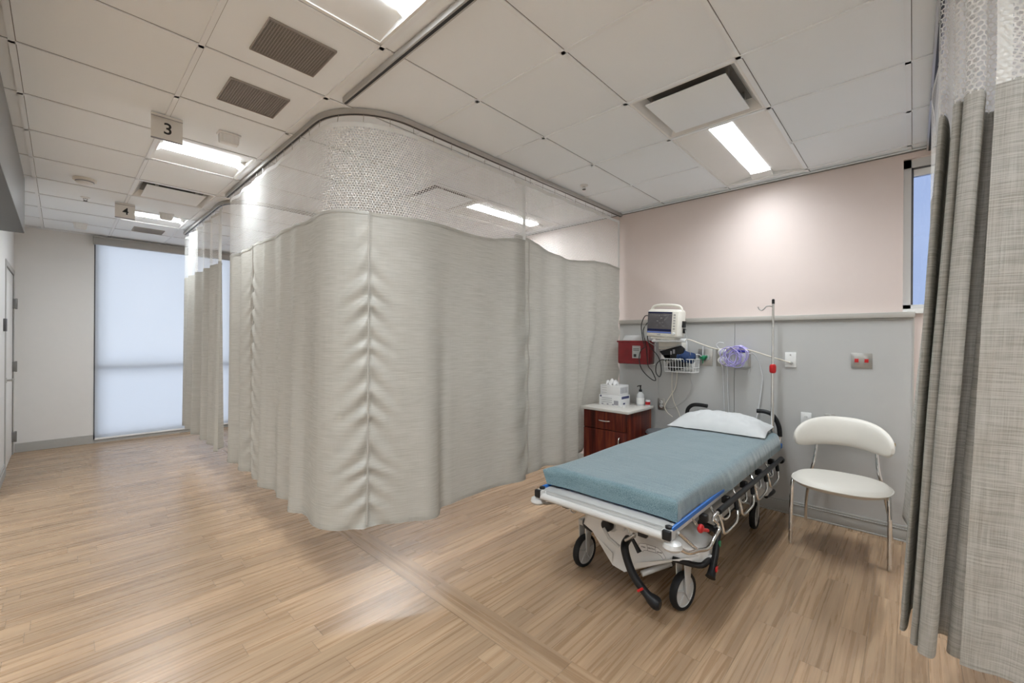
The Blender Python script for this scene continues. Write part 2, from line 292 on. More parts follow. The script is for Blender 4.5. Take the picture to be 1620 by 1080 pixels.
# ------------------------------------------------------------------ mesh builder
class MB:
    def __init__(s): s.bm = bmesh.new()
    def box(s, x0, x1, y0, y1, z0, z1, bev=0., seg=2, mat=None):
        b = bmesh.new()
        P = [(x, y, z) for x in (x0, x1) for y in (y0, y1) for z in (z0, z1)]
        vs = [b.verts.new(p) for p in P]
        for f in ((0, 1, 3, 2), (4, 6, 7, 5), (0, 4, 5, 1), (2, 3, 7, 6), (0, 2, 6, 4), (1, 5, 7, 3)): b.faces.new([vs[i] for i in f])
        if bev: bmesh.ops.bevel(b, geom=list(b.edges), offset=bev, segments=seg, profile=.5, affect='EDGES')
        return s._in(b, mat)
    def _in(s, b, mat=None):
        if mat is not None: bmesh.ops.transform(b, matrix=mat, verts=list(b.verts))
        me = bpy.data.meshes.new('t'); b.to_mesh(me); b.free(); s.bm.from_mesh(me); bpy.data.meshes.remove(me); return s
    def tube(s, pts, r, n=10, smooth=0, cap=True, closed=False, mat=None):
        pts = [Vector(p) for p in pts]
        if smooth: pts = spline(pts, smooth, closed)
        b = bmesh.new(); rings = []; L = len(pts); nrm = None
        for i, p in enumerate(pts):
            if closed: t = (pts[(i+1) % L]-pts[i-1])
            else: t = pts[min(i+1, L-1)]-pts[max(i-1, 0)]
            if t.length < 1e-9: t = Vector((0, 0, 1))
            t.normalize()
            if nrm is None:
                nrm = t.orthogonal().normalized()
            nrm = (nrm-t*nrm.dot(t)); nrm = nrm.normalized() if nrm.length > 1e-6 else t.orthogonal().normalized()
            bi = t.cross(nrm); rr = r(i/(L-1)) if callable(r) else r
            rings.append([b.verts.new(p+(nrm*c_(2*PI*k/n)+bi*s_(2*PI*k/n))*rr) for k in range(n)])
        for i in range(L if closed else L-1):
            A, B = rings[i], rings[(i+1) % L]
            for k in range(n): b.faces.new((A[k], A[(k+1) % n], B[(k+1) % n], B[k]))
        if cap and not closed: b.faces.new(rings[0][::-1]); b.faces.new(rings[-1])
        return s._in(b, mat)
    def lathe(s, prof, axis='Z', at=(0, 0, 0), n=28, mat=None, cap=True):
        b = bmesh.new(); rings = []
        for r, h in prof:
            if r < 1e-6: rings.append([b.verts.new((0, 0, h))])
            else: rings.append([b.verts.new((r*c_(2*PI*k/n), r*s_(2*PI*k/n), h)) for k in range(n)])
        for A, B in zip(rings, rings[1:]):
            for k in range(n):
                a0, a1 = A[k % len(A)], A[(k+1) % len(A)]; b0, b1 = B[k % len(B)], B[(k+1) % len(B)]
                q = [a0, a1, b1, b0]; q = [v for i, v in enumerate(q) if v not in q[:i]]
                if len(q) > 2: b.faces.new(q)
        if cap and len(rings[0]) > 1: b.faces.new(rings[0][::-1])
        if cap and len(rings[-1]) > 1: b.faces.new(rings[-1])
        R = {'Z': Matrix(), 'X': Matrix.Rotation(PI/2, 4, 'Y'), 'Y': Matrix.Rotation(-PI/2, 4, 'X'), '-X': Matrix.Rotation(-PI/2, 4, 'Y'), '-Y': Matrix.Rotation(PI/2, 4, 'X')}[axis]
        Mx = Matrix.Translation(at) @ R
        return s._in(b, Mx if mat is None else mat @ Mx)
    def prism(s, poly, axis, a, c, bev=0., mat=None):
        # poly: 2-D outline; axis 'X': (y,z), 'Y': (x,z), 'Z': (x,y)
        b = bmesh.new()
        def P(q, h): return {'X': (h, q[0], q[1]), 'Y': (q[0], h, q[1]), 'Z': (q[0], q[1], h)}[axis]
        A = [b.verts.new(P(q, a)) for q in poly]; B = [b.verts.new(P(q, c)) for q in poly]; n = len(poly)
        b.faces.new(A[::-1]); b.faces.new(B)
        for i in range(n): b.faces.new((A[i], A[(i+1) % n], B[(i+1) % n], B[i]))
        bmesh.ops.recalc_face_normals(b, faces=list(b.faces))
        if bev: bmesh.ops.bevel(b, geom=list(b.edges), offset=bev, segments=2, profile=.5, affect='EDGES')
        return s._in(b, mat)
    def grid(s, fn, nu, nv, thick=0.):
        b = bmesh.new(); V = [[b.verts.new(fn(i/nu, j/nv)) for j in range(nv+1)] for i in range(nu+1)]
        for i in range(nu):
            for j in range(nv): b.faces.new((V[i][j], V[i+1][j], V[i+1][j+1], V[i][j+1]))
        return s._in(b)
    def ell(s, c, r, nu=16, nv=10, mat=None):
        b = bmesh.new(); bmesh.ops.create_uvsphere(b, u_segments=nu, v_segments=nv, radius=1)
        Mx = Matrix.Translation(c) @ Matrix.Diagonal((*r, 1))
        return s._in(b, Mx if mat is None else mat @ Mx)
def spline(p, k, closed=False):
    out = []; n = len(p); rng = n if closed else n-1
    for i in range(rng):
        p0, p1, p2, p3 = (p[(i-1) % n] if closed or i > 0 else p[0]), p[i], p[(i+1) % n], (p[(i+2) % n] if closed or i+2 < n else p[n-1])
        for q in range(k):
            t = q/k
            out.append(.5*((2*p1)+(-p0+p2)*t+(2*p0-5*p1+4*p2-p3)*t*t+(-p0+3*p1-3*p2+p3)*t**3))
    if not closed: out.append(p[-1])
    return out
def obj(name, mb, mat, parent=None, local=False, smooth=True, stuff=False):
    bm = mb.bm; me = bpy.data.meshes.new(name)
    bmesh.ops.recalc_face_normals(bm, faces=list(bm.faces))
    if parent is None:
        xs = [v.co for v in bm.verts]
        o0 = Vector(((min(v.x for v in xs)+max(v.x for v in xs))/2, (min(v.y for v in xs)+max(v.y for v in xs))/2, min(v.z for v in xs)))
    elif local: o0 = Vector()
    else: o0 = abs_loc(parent)
    bmesh.ops.translate(bm, vec=-o0, verts=list(bm.verts))
    if smooth:
        for f in bm.faces: f.smooth = True
        for e in bm.edges:
            if len(e.link_faces) == 2 and e.calc_face_angle(0) > .7: e.smooth = False
    bm.to_mesh(me); bm.free(); me.materials.append(mat)
    o = bpy.data.objects.new(name, me); COL.objects.link(o)
    if parent is None: o.location = o0
    else: o.parent = parent
    if stuff: o['kind'] = 'stuff'
    return o
def abs_loc(o):
    v = Vector(o.location)
    while o.parent: o = o.parent; v += o.location
    return v
def tag(o, label, cat, group=None):
    o['label'] = label; o['category'] = cat
    if group: o['group'] = group
    return o
def thing(name, loc, label, cat, group=None):
    o = bpy.data.objects.new(name, None); COL.objects.link(o); o.location = loc; o.empty_display_size = .1
    return tag(o, label, cat, group)
def struct(name, mb, mat, parent=None, **k):
    o = obj(name, mb, mat, parent, **k)
    if parent is None: o['kind'] = 'structure'
    return o
def dup(root, loc, label=None):
    r = root.copy(); COL.objects.link(r); r.location = loc
    if label: r['label'] = label
    for ch in list(root.children):
        c = ch.copy(); COL.objects.link(c); c.parent = r
        for g in list(ch.children):
            d = g.copy(); COL.objects.link(d); d.parent = c
    return r
def text_mb(txt, size, mat4, depth=.0008):
    cu = bpy.data.curves.new('t', 'FONT'); cu.body = txt; cu.size = size; cu.align_x = 'CENTER'; cu.align_y = 'CENTER'; cu.extrude = depth; cu.offset = size*.012
    o = bpy.data.objects.new('t', cu); COL.objects.link(o); dg = bpy.context.evaluated_depsgraph_get(); dg.update()
    me = bpy.data.meshes.new_from_object(o.evaluated_get(dg)); COL.objects.unlink(o); bpy.data.objects.remove(o)
    mb = MB(); me.transform(mat4); mb.bm.from_mesh(me); bpy.data.meshes.remove(me); return mb
FACE_MX = Matrix(((0, 0, -1, 0), (-1, 0, 0, 0), (0, 1, 0, 0), (0, 0, 0, 1)))   # text plane turned to face -X
FACE_MY = Matrix(((1, 0, 0, 0), (0, 0, -1, 0), (0, 1, 0, 0), (0, 0, 0, 1)))    # text plane turned to face -Y

# ------------------------------------------------------------------ the setting
ZT = 2.842; XW = 4.225; YE = 8.14
struct('floor', MB().box(-3.2, 4.6, -3.4, YE+.1, -.1, 0), M['floor'], smooth=False)
w = MB()
WY0, WY1, WZ0, WZ1 = -.95, .055, 1.685, 2.78
w.box(XW, XW+.16, WY1, YE+.1, 0, 3.0).box(XW, XW+.16, -3.4, WY0, 0, 3.0).box(XW, XW+.16, WY0, WY1, 0, WZ0).box(XW, XW+.16, WY0, WY1, WZ1, 3.0)
struct('wall_right', w, M['pink'], smooth=False)
EX0, EX1, EZ0, EZ1 = .31, 1.98, .03, 2.835
w = MB(); w.box(-.6, EX0, YE, YE+.18, 0, 3).box(EX1, XW+.2, YE, YE+.18, 0, 3).box(EX0, EX1, YE, YE+.18, 0, EZ0).box(EX0, EX1, YE, YE+.18, EZ1, 3)
struct('wall_end', w, M['wall'], smooth=False)
DY0, DY1, DZ = 6.95, 8.02, 2.2
w = MB(); w.box(-.55, -.40, 5.85, DY0, 0, 3).box(-.55, -.40, DY1, YE, 0, 3).box(-.55, -.40, DY0, DY1, DZ, 3)
w.box(-3.2, -.55, 5.85, 6.0, 0, 3).box(-3.2, -3.05, -3.4, 6.0, 0, 3)
struct('wall_left', w, M['wall'], smooth=False)
struct('wall_back', MB().box(-3.2, XW+.16, -3.5, -3.35, 0, 3), M['wall'], smooth=False)
struct('wall_closet', MB().box(-.75, -.70, 6.0, YE, 0, 3), M['wall'], smooth=False)
# window in the pink wall
t = MB(); fr = .042
t.box(XW+.03, XW+.10, WY1-fr, WY1, WZ0, WZ1).box(XW+.03, XW+.10, WY0, WY0+fr, WZ0, WZ1).box(XW+.03, XW+.10, WY0, WY1, WZ1-.06, WZ1).box(XW+.03, XW+.10, WY0, WY1, WZ0, WZ0+.035)
wn = struct('window_1', t, M['frame'], smooth=False)
obj('gasket', MB().box(XW+.045, XW+.06, WY1-fr-.012, WY1-fr, WZ0+.035, WZ1-.06).box(XW+.045, XW+.06, WY0+fr, WY1-fr, WZ1-.072, WZ1-.06), M['darkframe'], wn)
obj('sash', MB().box(XW+.05, XW+.09, WY0+fr, WY1-fr-.012, WZ1-.12, WZ1-.072), M['white'], wn)
obj('pane', MB().box(XW+.068, XW+.074, WY0+fr, WY1-fr, WZ0+.035, WZ1-.07), M['tinted'], wn)
obj('sill', MB().box(XW-.02, XW+.12, WY0, WY1+.0, WZ0-.03, WZ0+.004), M['white'], wn)
# end window
t = MB(); y0, y1 = YE+.08, YE+.14
t.box(EX0, EX0+.05, y0, y1, EZ0, EZ1).box(EX1-.05, EX1, y0, y1, EZ0, EZ1).box(EX0, EX1, y0, y1, EZ1-.06, EZ1).box(EX0, EX1, y0, y1, EZ0, EZ0+.06).box(EX0, EX1, y0, y1, 1.0, 1.06)
wn = struct('window_2', t, M['darkframe'], smooth=False)
obj('pane', MB().box(EX0+.05, EX1-.05, y0+.025, y0+.031, EZ0+.06, 1.0).box(EX0+.05, EX1-.05, y0+.025, y0+.031, 1.06, EZ1-.06), M['glass'], wn)
obj('sill', MB().box(EX0, EX1, YE-.012, YE+.08, 0, EZ0+.004), M['trimgrey'], wn)
# ground and building outside
g = MB().box(-40, 60, -40, 80, -.6, -.35); struct('ground', g, M['snow'], smooth=False)
# door in the left wall
t = MB(); fx = -.392
t.box(-.56, fx, DY0-.06, DY0, 0, DZ+.06, .004).box(-.56, fx, DY1, DY1+.06, 0, DZ+.06, .004).box(-.56, fx, DY0, DY1, DZ, DZ+.06, .004)
d = struct('door_1', t, M['trimgrey'], smooth=False)
obj('leaf', MB().box(-.45, -.404, DY0+.003, DY1-.003, .008, DZ-.003).box(-.404, -.400, DY0+.1, DY1-.12, .25, .95, .003).box(-.404, -.400, DY0+.1, DY1-.12, 1.1, 2.05, .003), M['white'], d)
for z in (.22, 1.08, 1.85): obj('hinge', MB().box(-.404, -.372, DY1-.03, DY1+.018, z-.06, z+.06, .003).tube([(-.374, DY1, z-.065), (-.374, DY1, z+.065)], .009), M['hinge'], d)
obj('lever_handle', MB().lathe([(.028, 0), (.028, .012), (.01, .014), (.01, .05)], 'X', (-.404, DY0+.07, .98)).tube([(-.352, DY0+.07, .98), (-.352, DY0+.22, .98)], .010), M['steel'], d)
# baseboards
def profile_board(name, run, mat):
    t = MB(); run(t); return struct(name, t, mat, smooth=False)
profile_board('baseboard_end', lambda t: t.box(-.385, EX0-.002, YE-.014, YE, 0, .085, .003).box(-.385, EX0-.002, YE-.009, YE, .085, .115, .003), M['trimgrey'])
profile_board('baseboard_left', lambda t: t.box(-.40, -.386, 5.85, DY0-.06, 0, .085, .003).box(-.40, -.391, 5.85, DY0-.06, .085, .115, .003), M['trimgrey'])
def bb(t):
    for a, b in ((-3.3, -.02), (2.36, YE-.02)): t.box(XW-.014, XW, a, b, 0, .085, .003).box(XW-.009, XW, a, b, .085, .115, .003)
profile_board('baseboard_right', bb, M['trimgrey'])
# grey headwall panelling
XP = XW-.018; PY0, PY1 = .0, 2.335
hp = struct('trim_1', MB().box(XP, XW, PY0, 1.1785, .0, 1.622).box(XP, XW, 1.1815, PY1, .0, 1.622), M['panel'], smooth=False)
obj('cap_rail', MB().box(XP-.022, XW, PY0-.012, PY1+.005, 1.626, 1.668, .004), M['caprail'], hp)
obj('cap_shadow_moulding', MB().box(XP-.008, XW, PY0-.004, PY1, 1.610, 1.626, .003), M['trimgrey'], hp)
obj('baseboard', MB().box(XP-.014, XP, PY0, PY1, 0, .012, .003).box(XP-.010, XP, PY0, PY1, .012, .088, .004).box(XP-.014, XP, PY0, PY1, .088, .096, .003).box(XP-.007, XP, PY0, PY1, .096, .115, .003), M['trimgrey'], hp)
obj('end_cap', MB().box(XP-.003, XW, PY0-.008, PY0, 0, 1.622).box(XP-.003, XW, PY1, PY1+.006, 0, 1.622), M['caprail'], hp)

# ceiling: tiles in a T-bar grid, fixtures sit in open cells
gx = [-3.22, -2.61, -2.0, -1.385, -.775, -.165, .455, 1.05, 1.665, 2.278, 2.891, 3.505, 4.118, XW]
gy = [1.24-.608*k for k in range(8, 0, -1)] + [1.24+.622*k for k in range(0, 12)]
gy = [v for v in gy if v > -3.4 and v < YE-.05]; gy = [-3.4]+gy+[YE]
def ci(v, arr): return min(range(len(arr)), key=lambda i: abs(arr[i]-v))
open_cells = set()
def openc(x, y): open_cells.add((ci(x, gx), ci(y, gy)))
for v in (1.24, 3.728, 6.216): openc(.455, v)                 # corridor lamps
for v in (-1.192,): openc(.455, v)
openc(.455, gy[ci(4.97, gy)])                                  # corridor diffuser
DIFFS = [(2.278, .632), (2.278, 3.106), (2.278, 5.594)]
LAMPS = [(2.891, .632), (2.891, 3.106), (2.891, 5.594), (2.891, -1.8)]
for x, y in DIFFS: openc(x, y)
for x, y in LAMPS: openc(x, y); openc(3.505, y)
LEFT_FILL = [(-2.0, 4.35), (-2.0, 1.862), (-2.0, -.584), (-2.0, -2.408), (-.775, .632), (-.775, -1.8)]  # unseen lamps added over the left area to raise the ambient light
for x, y in LEFT_FILL: openc(x, y); openc(gx[ci(x, gx)+1], y)
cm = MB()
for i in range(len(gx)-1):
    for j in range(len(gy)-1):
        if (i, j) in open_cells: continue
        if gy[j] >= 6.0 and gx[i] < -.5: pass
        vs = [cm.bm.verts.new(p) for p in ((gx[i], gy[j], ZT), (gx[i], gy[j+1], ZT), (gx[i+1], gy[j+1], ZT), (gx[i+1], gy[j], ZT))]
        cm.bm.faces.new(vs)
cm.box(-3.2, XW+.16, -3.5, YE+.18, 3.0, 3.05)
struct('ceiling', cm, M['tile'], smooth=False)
tb = MB(); sh = MB(); BW = .0115
def no_bar(x, y0):   # lamps of two cells have no bar across their middle
    return any(abs(x-gx[ci(l[0], gx)+1]) < .01 and abs(y0-gy[ci(l[1], gy)]) < .01 for l in LAMPS+LEFT_FILL)
for x in gx[1:-1]:
    for j in range(len(gy)-1):
        if no_bar(x, gy[j]): continue
        tb.box(x-BW, x+BW, gy[j], gy[j+1], ZT-.006, ZT+.012)
        sh.box(x+BW, x+BW+.003, gy[j], gy[j+1], ZT-.001, ZT+.003)  # dark strip put in as the shadow line beside each bar
for y in gy[1:-1]:
    tb.box(gx[0], XW, y-BW, y+BW, ZT-.006, ZT+.012)
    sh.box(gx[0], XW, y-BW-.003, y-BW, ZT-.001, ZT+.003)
tb.box(XW-.025, XW, -3.3, YE, ZT-.012, ZT-.006).box(-.4, XW, YE-.022, YE, ZT-.012, ZT-.006)
g2 = struct('trim_2', tb, M['tbar'], smooth=False)
obj('shadow_line', sh, M['tbarshadow'], g2, smooth=False)
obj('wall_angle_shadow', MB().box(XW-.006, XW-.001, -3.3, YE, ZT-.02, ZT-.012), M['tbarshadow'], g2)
# bulkhead over the counter on the left
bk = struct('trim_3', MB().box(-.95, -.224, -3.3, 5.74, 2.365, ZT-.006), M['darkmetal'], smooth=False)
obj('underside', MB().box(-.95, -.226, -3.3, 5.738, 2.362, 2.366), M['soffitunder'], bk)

# ------------------------------------------------------------------ ceiling fixtures
def troffer(name, lx, ly, label, group, lens='lens', e1=.05):
    # local origin = centre of the opening at ceiling level; lens runs along x
    t = thing(name, (0, 0, ZT), label, 'ceiling light', group)
    hx, hy = lx/2-.012, ly/2-.012
    f = MB()
    f.box(-hx, hx, -hy, -hy+.016, -.004, .10).box(-hx, hx, hy-.016, hy, -.004, .10).box(-hx, -hx+.016, -hy, hy, -.004, .10).box(hx-.016, hx, -hy, hy, -.004, .10).box(-hx, hx, -hy, hy, .10, .11)
    obj('housing', f, M['white'], t, local=True, smooth=False)
    lw = .068
    for s in (-1, 1):
        def fn(u, v, s=s):
            y = s*(lw+(hy-.016-lw)*v); z = .030*(1-v)+.002
            return (-hx+.016+u*(2*hx-.032), y, z)
        obj('reflector', MB().grid(fn, 2, 12), M['white'], t, local=True)
    def ln(u, v):
        return (-hx+.04+u*(2*hx-.04-e1), -lw+2*lw*v, .024-.006*math.sin(PI*v)**.6)
    obj('lens', MB().grid(ln, 2, 12), M[lens], t, local=True)
    obj('end_plate', MB().prism([(-hx+.016, .001), (-hx+.04, .020), (-hx+.04, .08), (-hx+.016, .08)], 'Y', -lw-.01, lw+.01), M['white'], t, local=True)
    obj('end_plate', MB().prism([(hx-.016, .001), (hx-e1, .020), (hx-e1, .08), (hx-.016, .08)], 'Y', -lw-.01, lw+.01), M['white'], t, local=True)
    return t
def cellc(x, y, nx=1):
    i, j = ci(x, gx), ci(y, gy); return ((gx[i]+gx[i+nx])/2, (gy[j]+gy[j+1])/2, ZT)
c1 = troffer('ceiling_light', .6, .615, 'square ceiling light with bright strip nearest camera over the corridor', 'corridor ceiling lights')
c1.location = cellc(.455, 1.24)
dup(c1, cellc(.455, 3.728), 'square ceiling light just behind the hanging sign 3')
dup(c1, cellc(.455, 6.216), 'square ceiling light just behind the hanging sign 4')
dup(c1, cellc(.455, -1.192), 'square ceiling light behind the camera over the corridor')
b1 = troffer('ceiling_light', 1.225, .608, 'long ceiling light with glowing centre strip above the bed bay', 'bay ceiling lights', 'lensdim', .10)
b1.location = cellc(2.891, .632, 2)
bright = [c for c in b1.children if c.name.startswith('lens')][0].data.copy(); bright.materials[0] = M['lens']
ob_ = []
ob_.append(dup(b1, cellc(2.891, 3.106, 2), 'long ceiling light seen through the curtain net of the next bay'))
ob_.append(dup(b1, cellc(2.891, 5.594, 2), 'long ceiling light in the farthest bay beyond the curtains'))
ob_.append(dup(b1, cellc(2.891, -1.8, 2), 'long ceiling light in the bay behind the near curtain'))
middle = bright.copy(); middle.materials[0] = M['lensmid']
for q in ob_:
    for c in q.children:
        if c.name.startswith('lens'): c.data = middle if q is ob_[0] else bright
for k, (x, y) in enumerate(LEFT_FILL):
    q = dup(b1, cellc(x, y, 2), ('added unseen fill light over the open area left of the corridor, %s' % ('far end', 'beside the middle', 'level with the camera', 'at the back wall', 'nearest the camera', 'behind the camera')[k]))
    for c in q.children:
        if c.name.startswith('lens'): c.data = bright

def diffuser(label, group):
    t = thing('air_diffuser', (0, 0, ZT), label, 'air vent', group)
    h = .292
    f = MB()
    ins = .228
    def ring(z0, z1, a, b):
        bm = f.bm
        A = [bm.verts.new((x*a, y*a, z0)) for x, y in ((-1, -1), (1, -1), (1, 1), (-1, 1))]; B = [bm.verts.new((x*b, y*b, z1)) for x, y in ((-1, -1), (1, -1), (1, 1), (-1, 1))]
        for i in range(4): bm.faces.new((A[i], A[(i+1) % 4], B[(i+1) % 4], B[i]))
    ring(-.004, -.004, h, .278); ring(-.004, .055, .278, .232); ring(.02, -.004, h, h)
    obj('frame', f, M['white'], t, local=True, smooth=False)
    obj('throat', MB().box(-.24, .24, -.24, .24, .054, .11), M['innerduct'], t, local=True)
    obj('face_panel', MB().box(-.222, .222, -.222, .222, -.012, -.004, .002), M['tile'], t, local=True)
    for sx_, sy_ in ((-.15, .21), (.15, .21), (-.15, -.21), (.15, -.21)):
        obj('clip', MB().box(sx_-.012, sx_+.012, sy_-.006, sy_+.006, -.004, .054), M['steel'], t, local=True)
    return t
d1 = diffuser('square plaque air diffuser beside the ceiling light above the bed', 'square plaque diffusers'); d1.location = cellc(2.278, .632)
dup(d1, cellc(2.278, 3.106), 'square plaque air diffuser seen through the curtain net')
dup(d1, cellc(2.278, 5.594), 'square plaque air diffuser in the farthest bay')
dup(d1, cellc(.455, 4.97), 'square plaque air diffuser between signs 3 and 4 over the corridor')

def eggcrate(x0, x1, y0, y1, label):
    t = thing('return_grille', ((x0+x1)/2, (y0+y1)/2, ZT), label, 'air vent', 'dark grilles in the corridor ceiling')
    a, b = (x1-x0)/2, (y1-y0)/2
    obj('backing', MB().box(-a, a, -b, b, -.0022, -.001), M['dark'], t, local=True)
    g = MB(); n = 24
    for k in range(n+1):
        x = -a+2*a*k/n; g.box(x-.0017, x+.0017, -b, b, -.006, -.002)
        y = -b+2*b*k/n; g.box(-a, a, y-.0017, y+.0017, -.006, -.002)
    obj('grille_core', g, M['grille'], t, local=True, smooth=False)
    obj('rim', MB().box(-a-.004, a+.004, -b-.004, -b, -.010, 0).box(-a-.004, a+.004, b, b+.004, -.010, 0).box(-a-.004, -a, -b, b, -.010, 0).box(a, a+.004, -b, b, -.010, 0), M['grille'], t, local=True)
eggcrate(.620, .911, 2.046, 2.324, 'larger looking dark ceiling grille nearer the camera')
eggcrate(.620, .911, 2.663, 2.948, 'dark ceiling grille between the near grille and sign 3')
eggcrate(.629, .924, 7.12, 7.39, 'small far dark ceiling grille behind sign 4 near the window')

# hanging bay number signs
def sign(num, y):
    t = thing('bay_sign', (.453, y, ZT), 'small hanging ceiling sign with black number %s' % num, 'sign', 'hanging bay number signs')
    x0, x1 = .375, .531; z1, z0 = 2.818, 2.681
    obj('plate', MB().box(x0, x1, y-.002, y+.002, z0, z1, .0008), M['signwhite'], t)
    obj('clip_strip', MB().box(x0, x1, y-.010, y+.010, z1-.002, ZT-.006, .002), M['signwhite'], t)
    obj('edge_strip', MB().box(x0, x1, y-.0032, y+.0032, z0-.003, z0+.006, .001).box(x0, x1, y-.0112, y-.0100, z1-.003, z1+.001), M['greyprint'], t)
    obj('numeral', text_mb(num, .098, Matrix.Translation((.457, y-.0028, 2.752)) @ FACE_MY), M['ink'], t, smooth=False)
sign('3', 3.42); sign('4', 5.96)

# dome lights, detector, sprinklers
def dome(x, y, label):
    t = thing('call_light', (x, y, ZT), label, 'call light', 'white ceiling call lights')
    obj('base', MB().box(x-.066, x+.066, y-.04, y+.04, ZT-.014, ZT-.001, .004), M['whiteplastic'], t)
    m = MB(); b = bmesh.new(); n = 64
    R0 = []
    for h, k in ((-.012, 1.), (-.055, .97), (-.068, .9), (-.072, .6)):
        ring = []
        for i in range(n):
            a = 2*PI*i/n; rr = k*(1+.035*(1 if (i//2) % 2 else -1))
            ring.append(b.verts.new((x+.056*rr*max(-1, min(1, 1.25*c_(a))), y+.032*rr*max(-1, min(1, 1.25*s_(a))), ZT+h)))
        R0.append(ring)
    for A, B in zip(R0, R0[1:]):
        for i in range(n): b.faces.new((A[i], A[(i+1) % n], B[(i+1) % n], B[i]))
    b.faces.new(R0[-1]); m._in(b)
    obj('ribbed_cover', m, M['whiteplastic'], t)
dome(.785, 3.42, 'white ribbed call light just right of sign 3')
dome(.81, 6.13, 'white ribbed call light just right of sign 4')
dome(.16, 7.43, 'white ribbed call light on the far corridor ceiling')
t = thing('smoke_detector', (.14, 5.33, ZT), 'round white smoke detector on the corridor ceiling', 'smoke detector')
obj('base', MB().lathe([(.078, 0), (.078, -.016), (.072, -.02)], 'Z', (.14, 5.33, ZT-.001)), M['cream'], t)
obj('sensor_cap', MB().lathe([(.06, -.02), (.058, -.034), (.045, -.046), (0, -.05)], 'Z', (.14, 5.33, ZT-.001)), M['whiteplastic'], t)
obj('vent_ring', MB().lathe([(.062, -.022), (.062, -.028), (.058, -.03)], 'Z', (.14, 5.33, ZT-.001)), M['greyprint'], t)
def sprinkler(x, y, label):
    t = thing('sprinkler', (x, y, ZT), label, 'sprinkler', 'ceiling sprinklers')
    obj('escutcheon', MB().lathe([(.036, 0), (.034, -.006), (.016, -.01)], 'Z', (x, y, ZT-.001)), M['whiteplastic'], t)
    obj('head', MB().tube([(x-.012, y, ZT-.008), (x-.014, y, ZT-.022), (x-.004, y, ZT-.036)], .003, 6).tube([(x+.012, y, ZT-.008), (x+.014, y, ZT-.022), (x+.004, y, ZT-.036)], .003, 6).lathe([(.007, -.008), (.007, -.016)], 'Z', (x, y, ZT), 10), M['steel'], t)
    obj('deflector', MB().lathe([(.016, -.036), (.016, -.039), (0, -.040)], 'Z', (x, y, ZT), 14), M['black'], t)
sprinkler(3.226, 2.161, 'ceiling sprinkler head above the bed bay beside the curtain track')
sprinkler(.163, 6.02, 'ceiling sprinkler head in the corridor beyond the smoke detector')

# ------------------------------------------------------------------ tracks and curtains
ZTR = 2.806
def arc_path(x_in, y, y_end, R=.42, xl=1.10):
    pts = [(x_in, y), (xl+R, y)]
    for k in range(1, 12):
        a = PI/2*k/12; pts.append((xl+R-R*s_(a), y+R-R*c_(a)))
    pts += [(xl, y+R), (xl, y_end)]
    return pts
def resample(pts, step):
    P = [Vector((p[0], p[1], 0)) for p in pts]; out = [P[0].copy()]; acc = 0; S = [0.]
    total = sum((b-a).length for a, b in zip(P, P[1:])); n = max(2, int(total/step)); tgt = [total*i/n for i in range(n+1)]
    res = []; d = 0; i = 0
    for t in tgt:
        while i < len(P)-2 and d+(P[i+1]-P[i]).length < t: d += (P[i+1]-P[i]).length; i += 1
        L = (P[i+1]-P[i]).length; f = (t-d)/L if L else 0; res.append(P[i].lerp(P[i+1], min(1, f)))
    return res, tgt, total
def track(name, pts, label):
    res, s, T = resample(pts, .03)
    def band(z0, z1, hw, mb):
        b = mb.bm; L = []; n = len(res)
        for i, p in enumerate(res):
            tn = (res[min(i+1, n-1)]-res[max(i-1, 0)]).normalized(); nr = Vector((-tn.y, tn.x, 0))
            L.append([b.verts.new((p.x+nr.x*o, p.y+nr.y*o, z)) for o, z in ((-hw, z0), (hw, z0), (hw, z1), (-hw, z1))])
        for A, B in zip(L, L[1:]):
            for k in range(4): b.faces.new((A[k], A[(k+1) % 4], B[(k+1) % 4], B[k]))
        b.faces.new(L[0]); b.faces.new(L[-1]); return mb
    t = thing(name, (res[0].x, res[0].y, ZTR), label, 'curtain track', 'ceiling curtain tracks')
    obj('channel', band(ZTR, ZT-.006, .016, MB()), M['alu'], t)
    obj('slot', band(ZTR-.002, ZTR+.001, .0065, MB()), M['ink'], t)
    return t
main_path = arc_path(XW-.01, 2.34, 4.84)
second_path = [(XW-.01, 4.86), (1.5, 4.86)]+[(1.5-.38*s_(PI/2*k/10), 5.24-.38*c_(PI/2*k/10)) for k in range(1, 11)]+[(1.12, 7.0)]
track('curtain_track', main_path, 'L shaped ceiling track carrying the big cream curtain around its corner')
track('curtain_track', second_path, 'far ceiling track carrying the second bay curtain toward the window')
track('curtain_track', [(1.125, -3.2), (1.125, 2.40)], 'straight empty ceiling track ending at the curtain corner')
near_path = [(XW-.01, -.08), (1.62, -.08)]+[(1.62-.36*s_(PI/2*k/10), -.08-.36+.36*c_(PI/2*k/10)) for k in range(1, 11)]+[(1.26, -1.2)]
track('curtain_track', near_path, 'ceiling track above the near grey curtain')

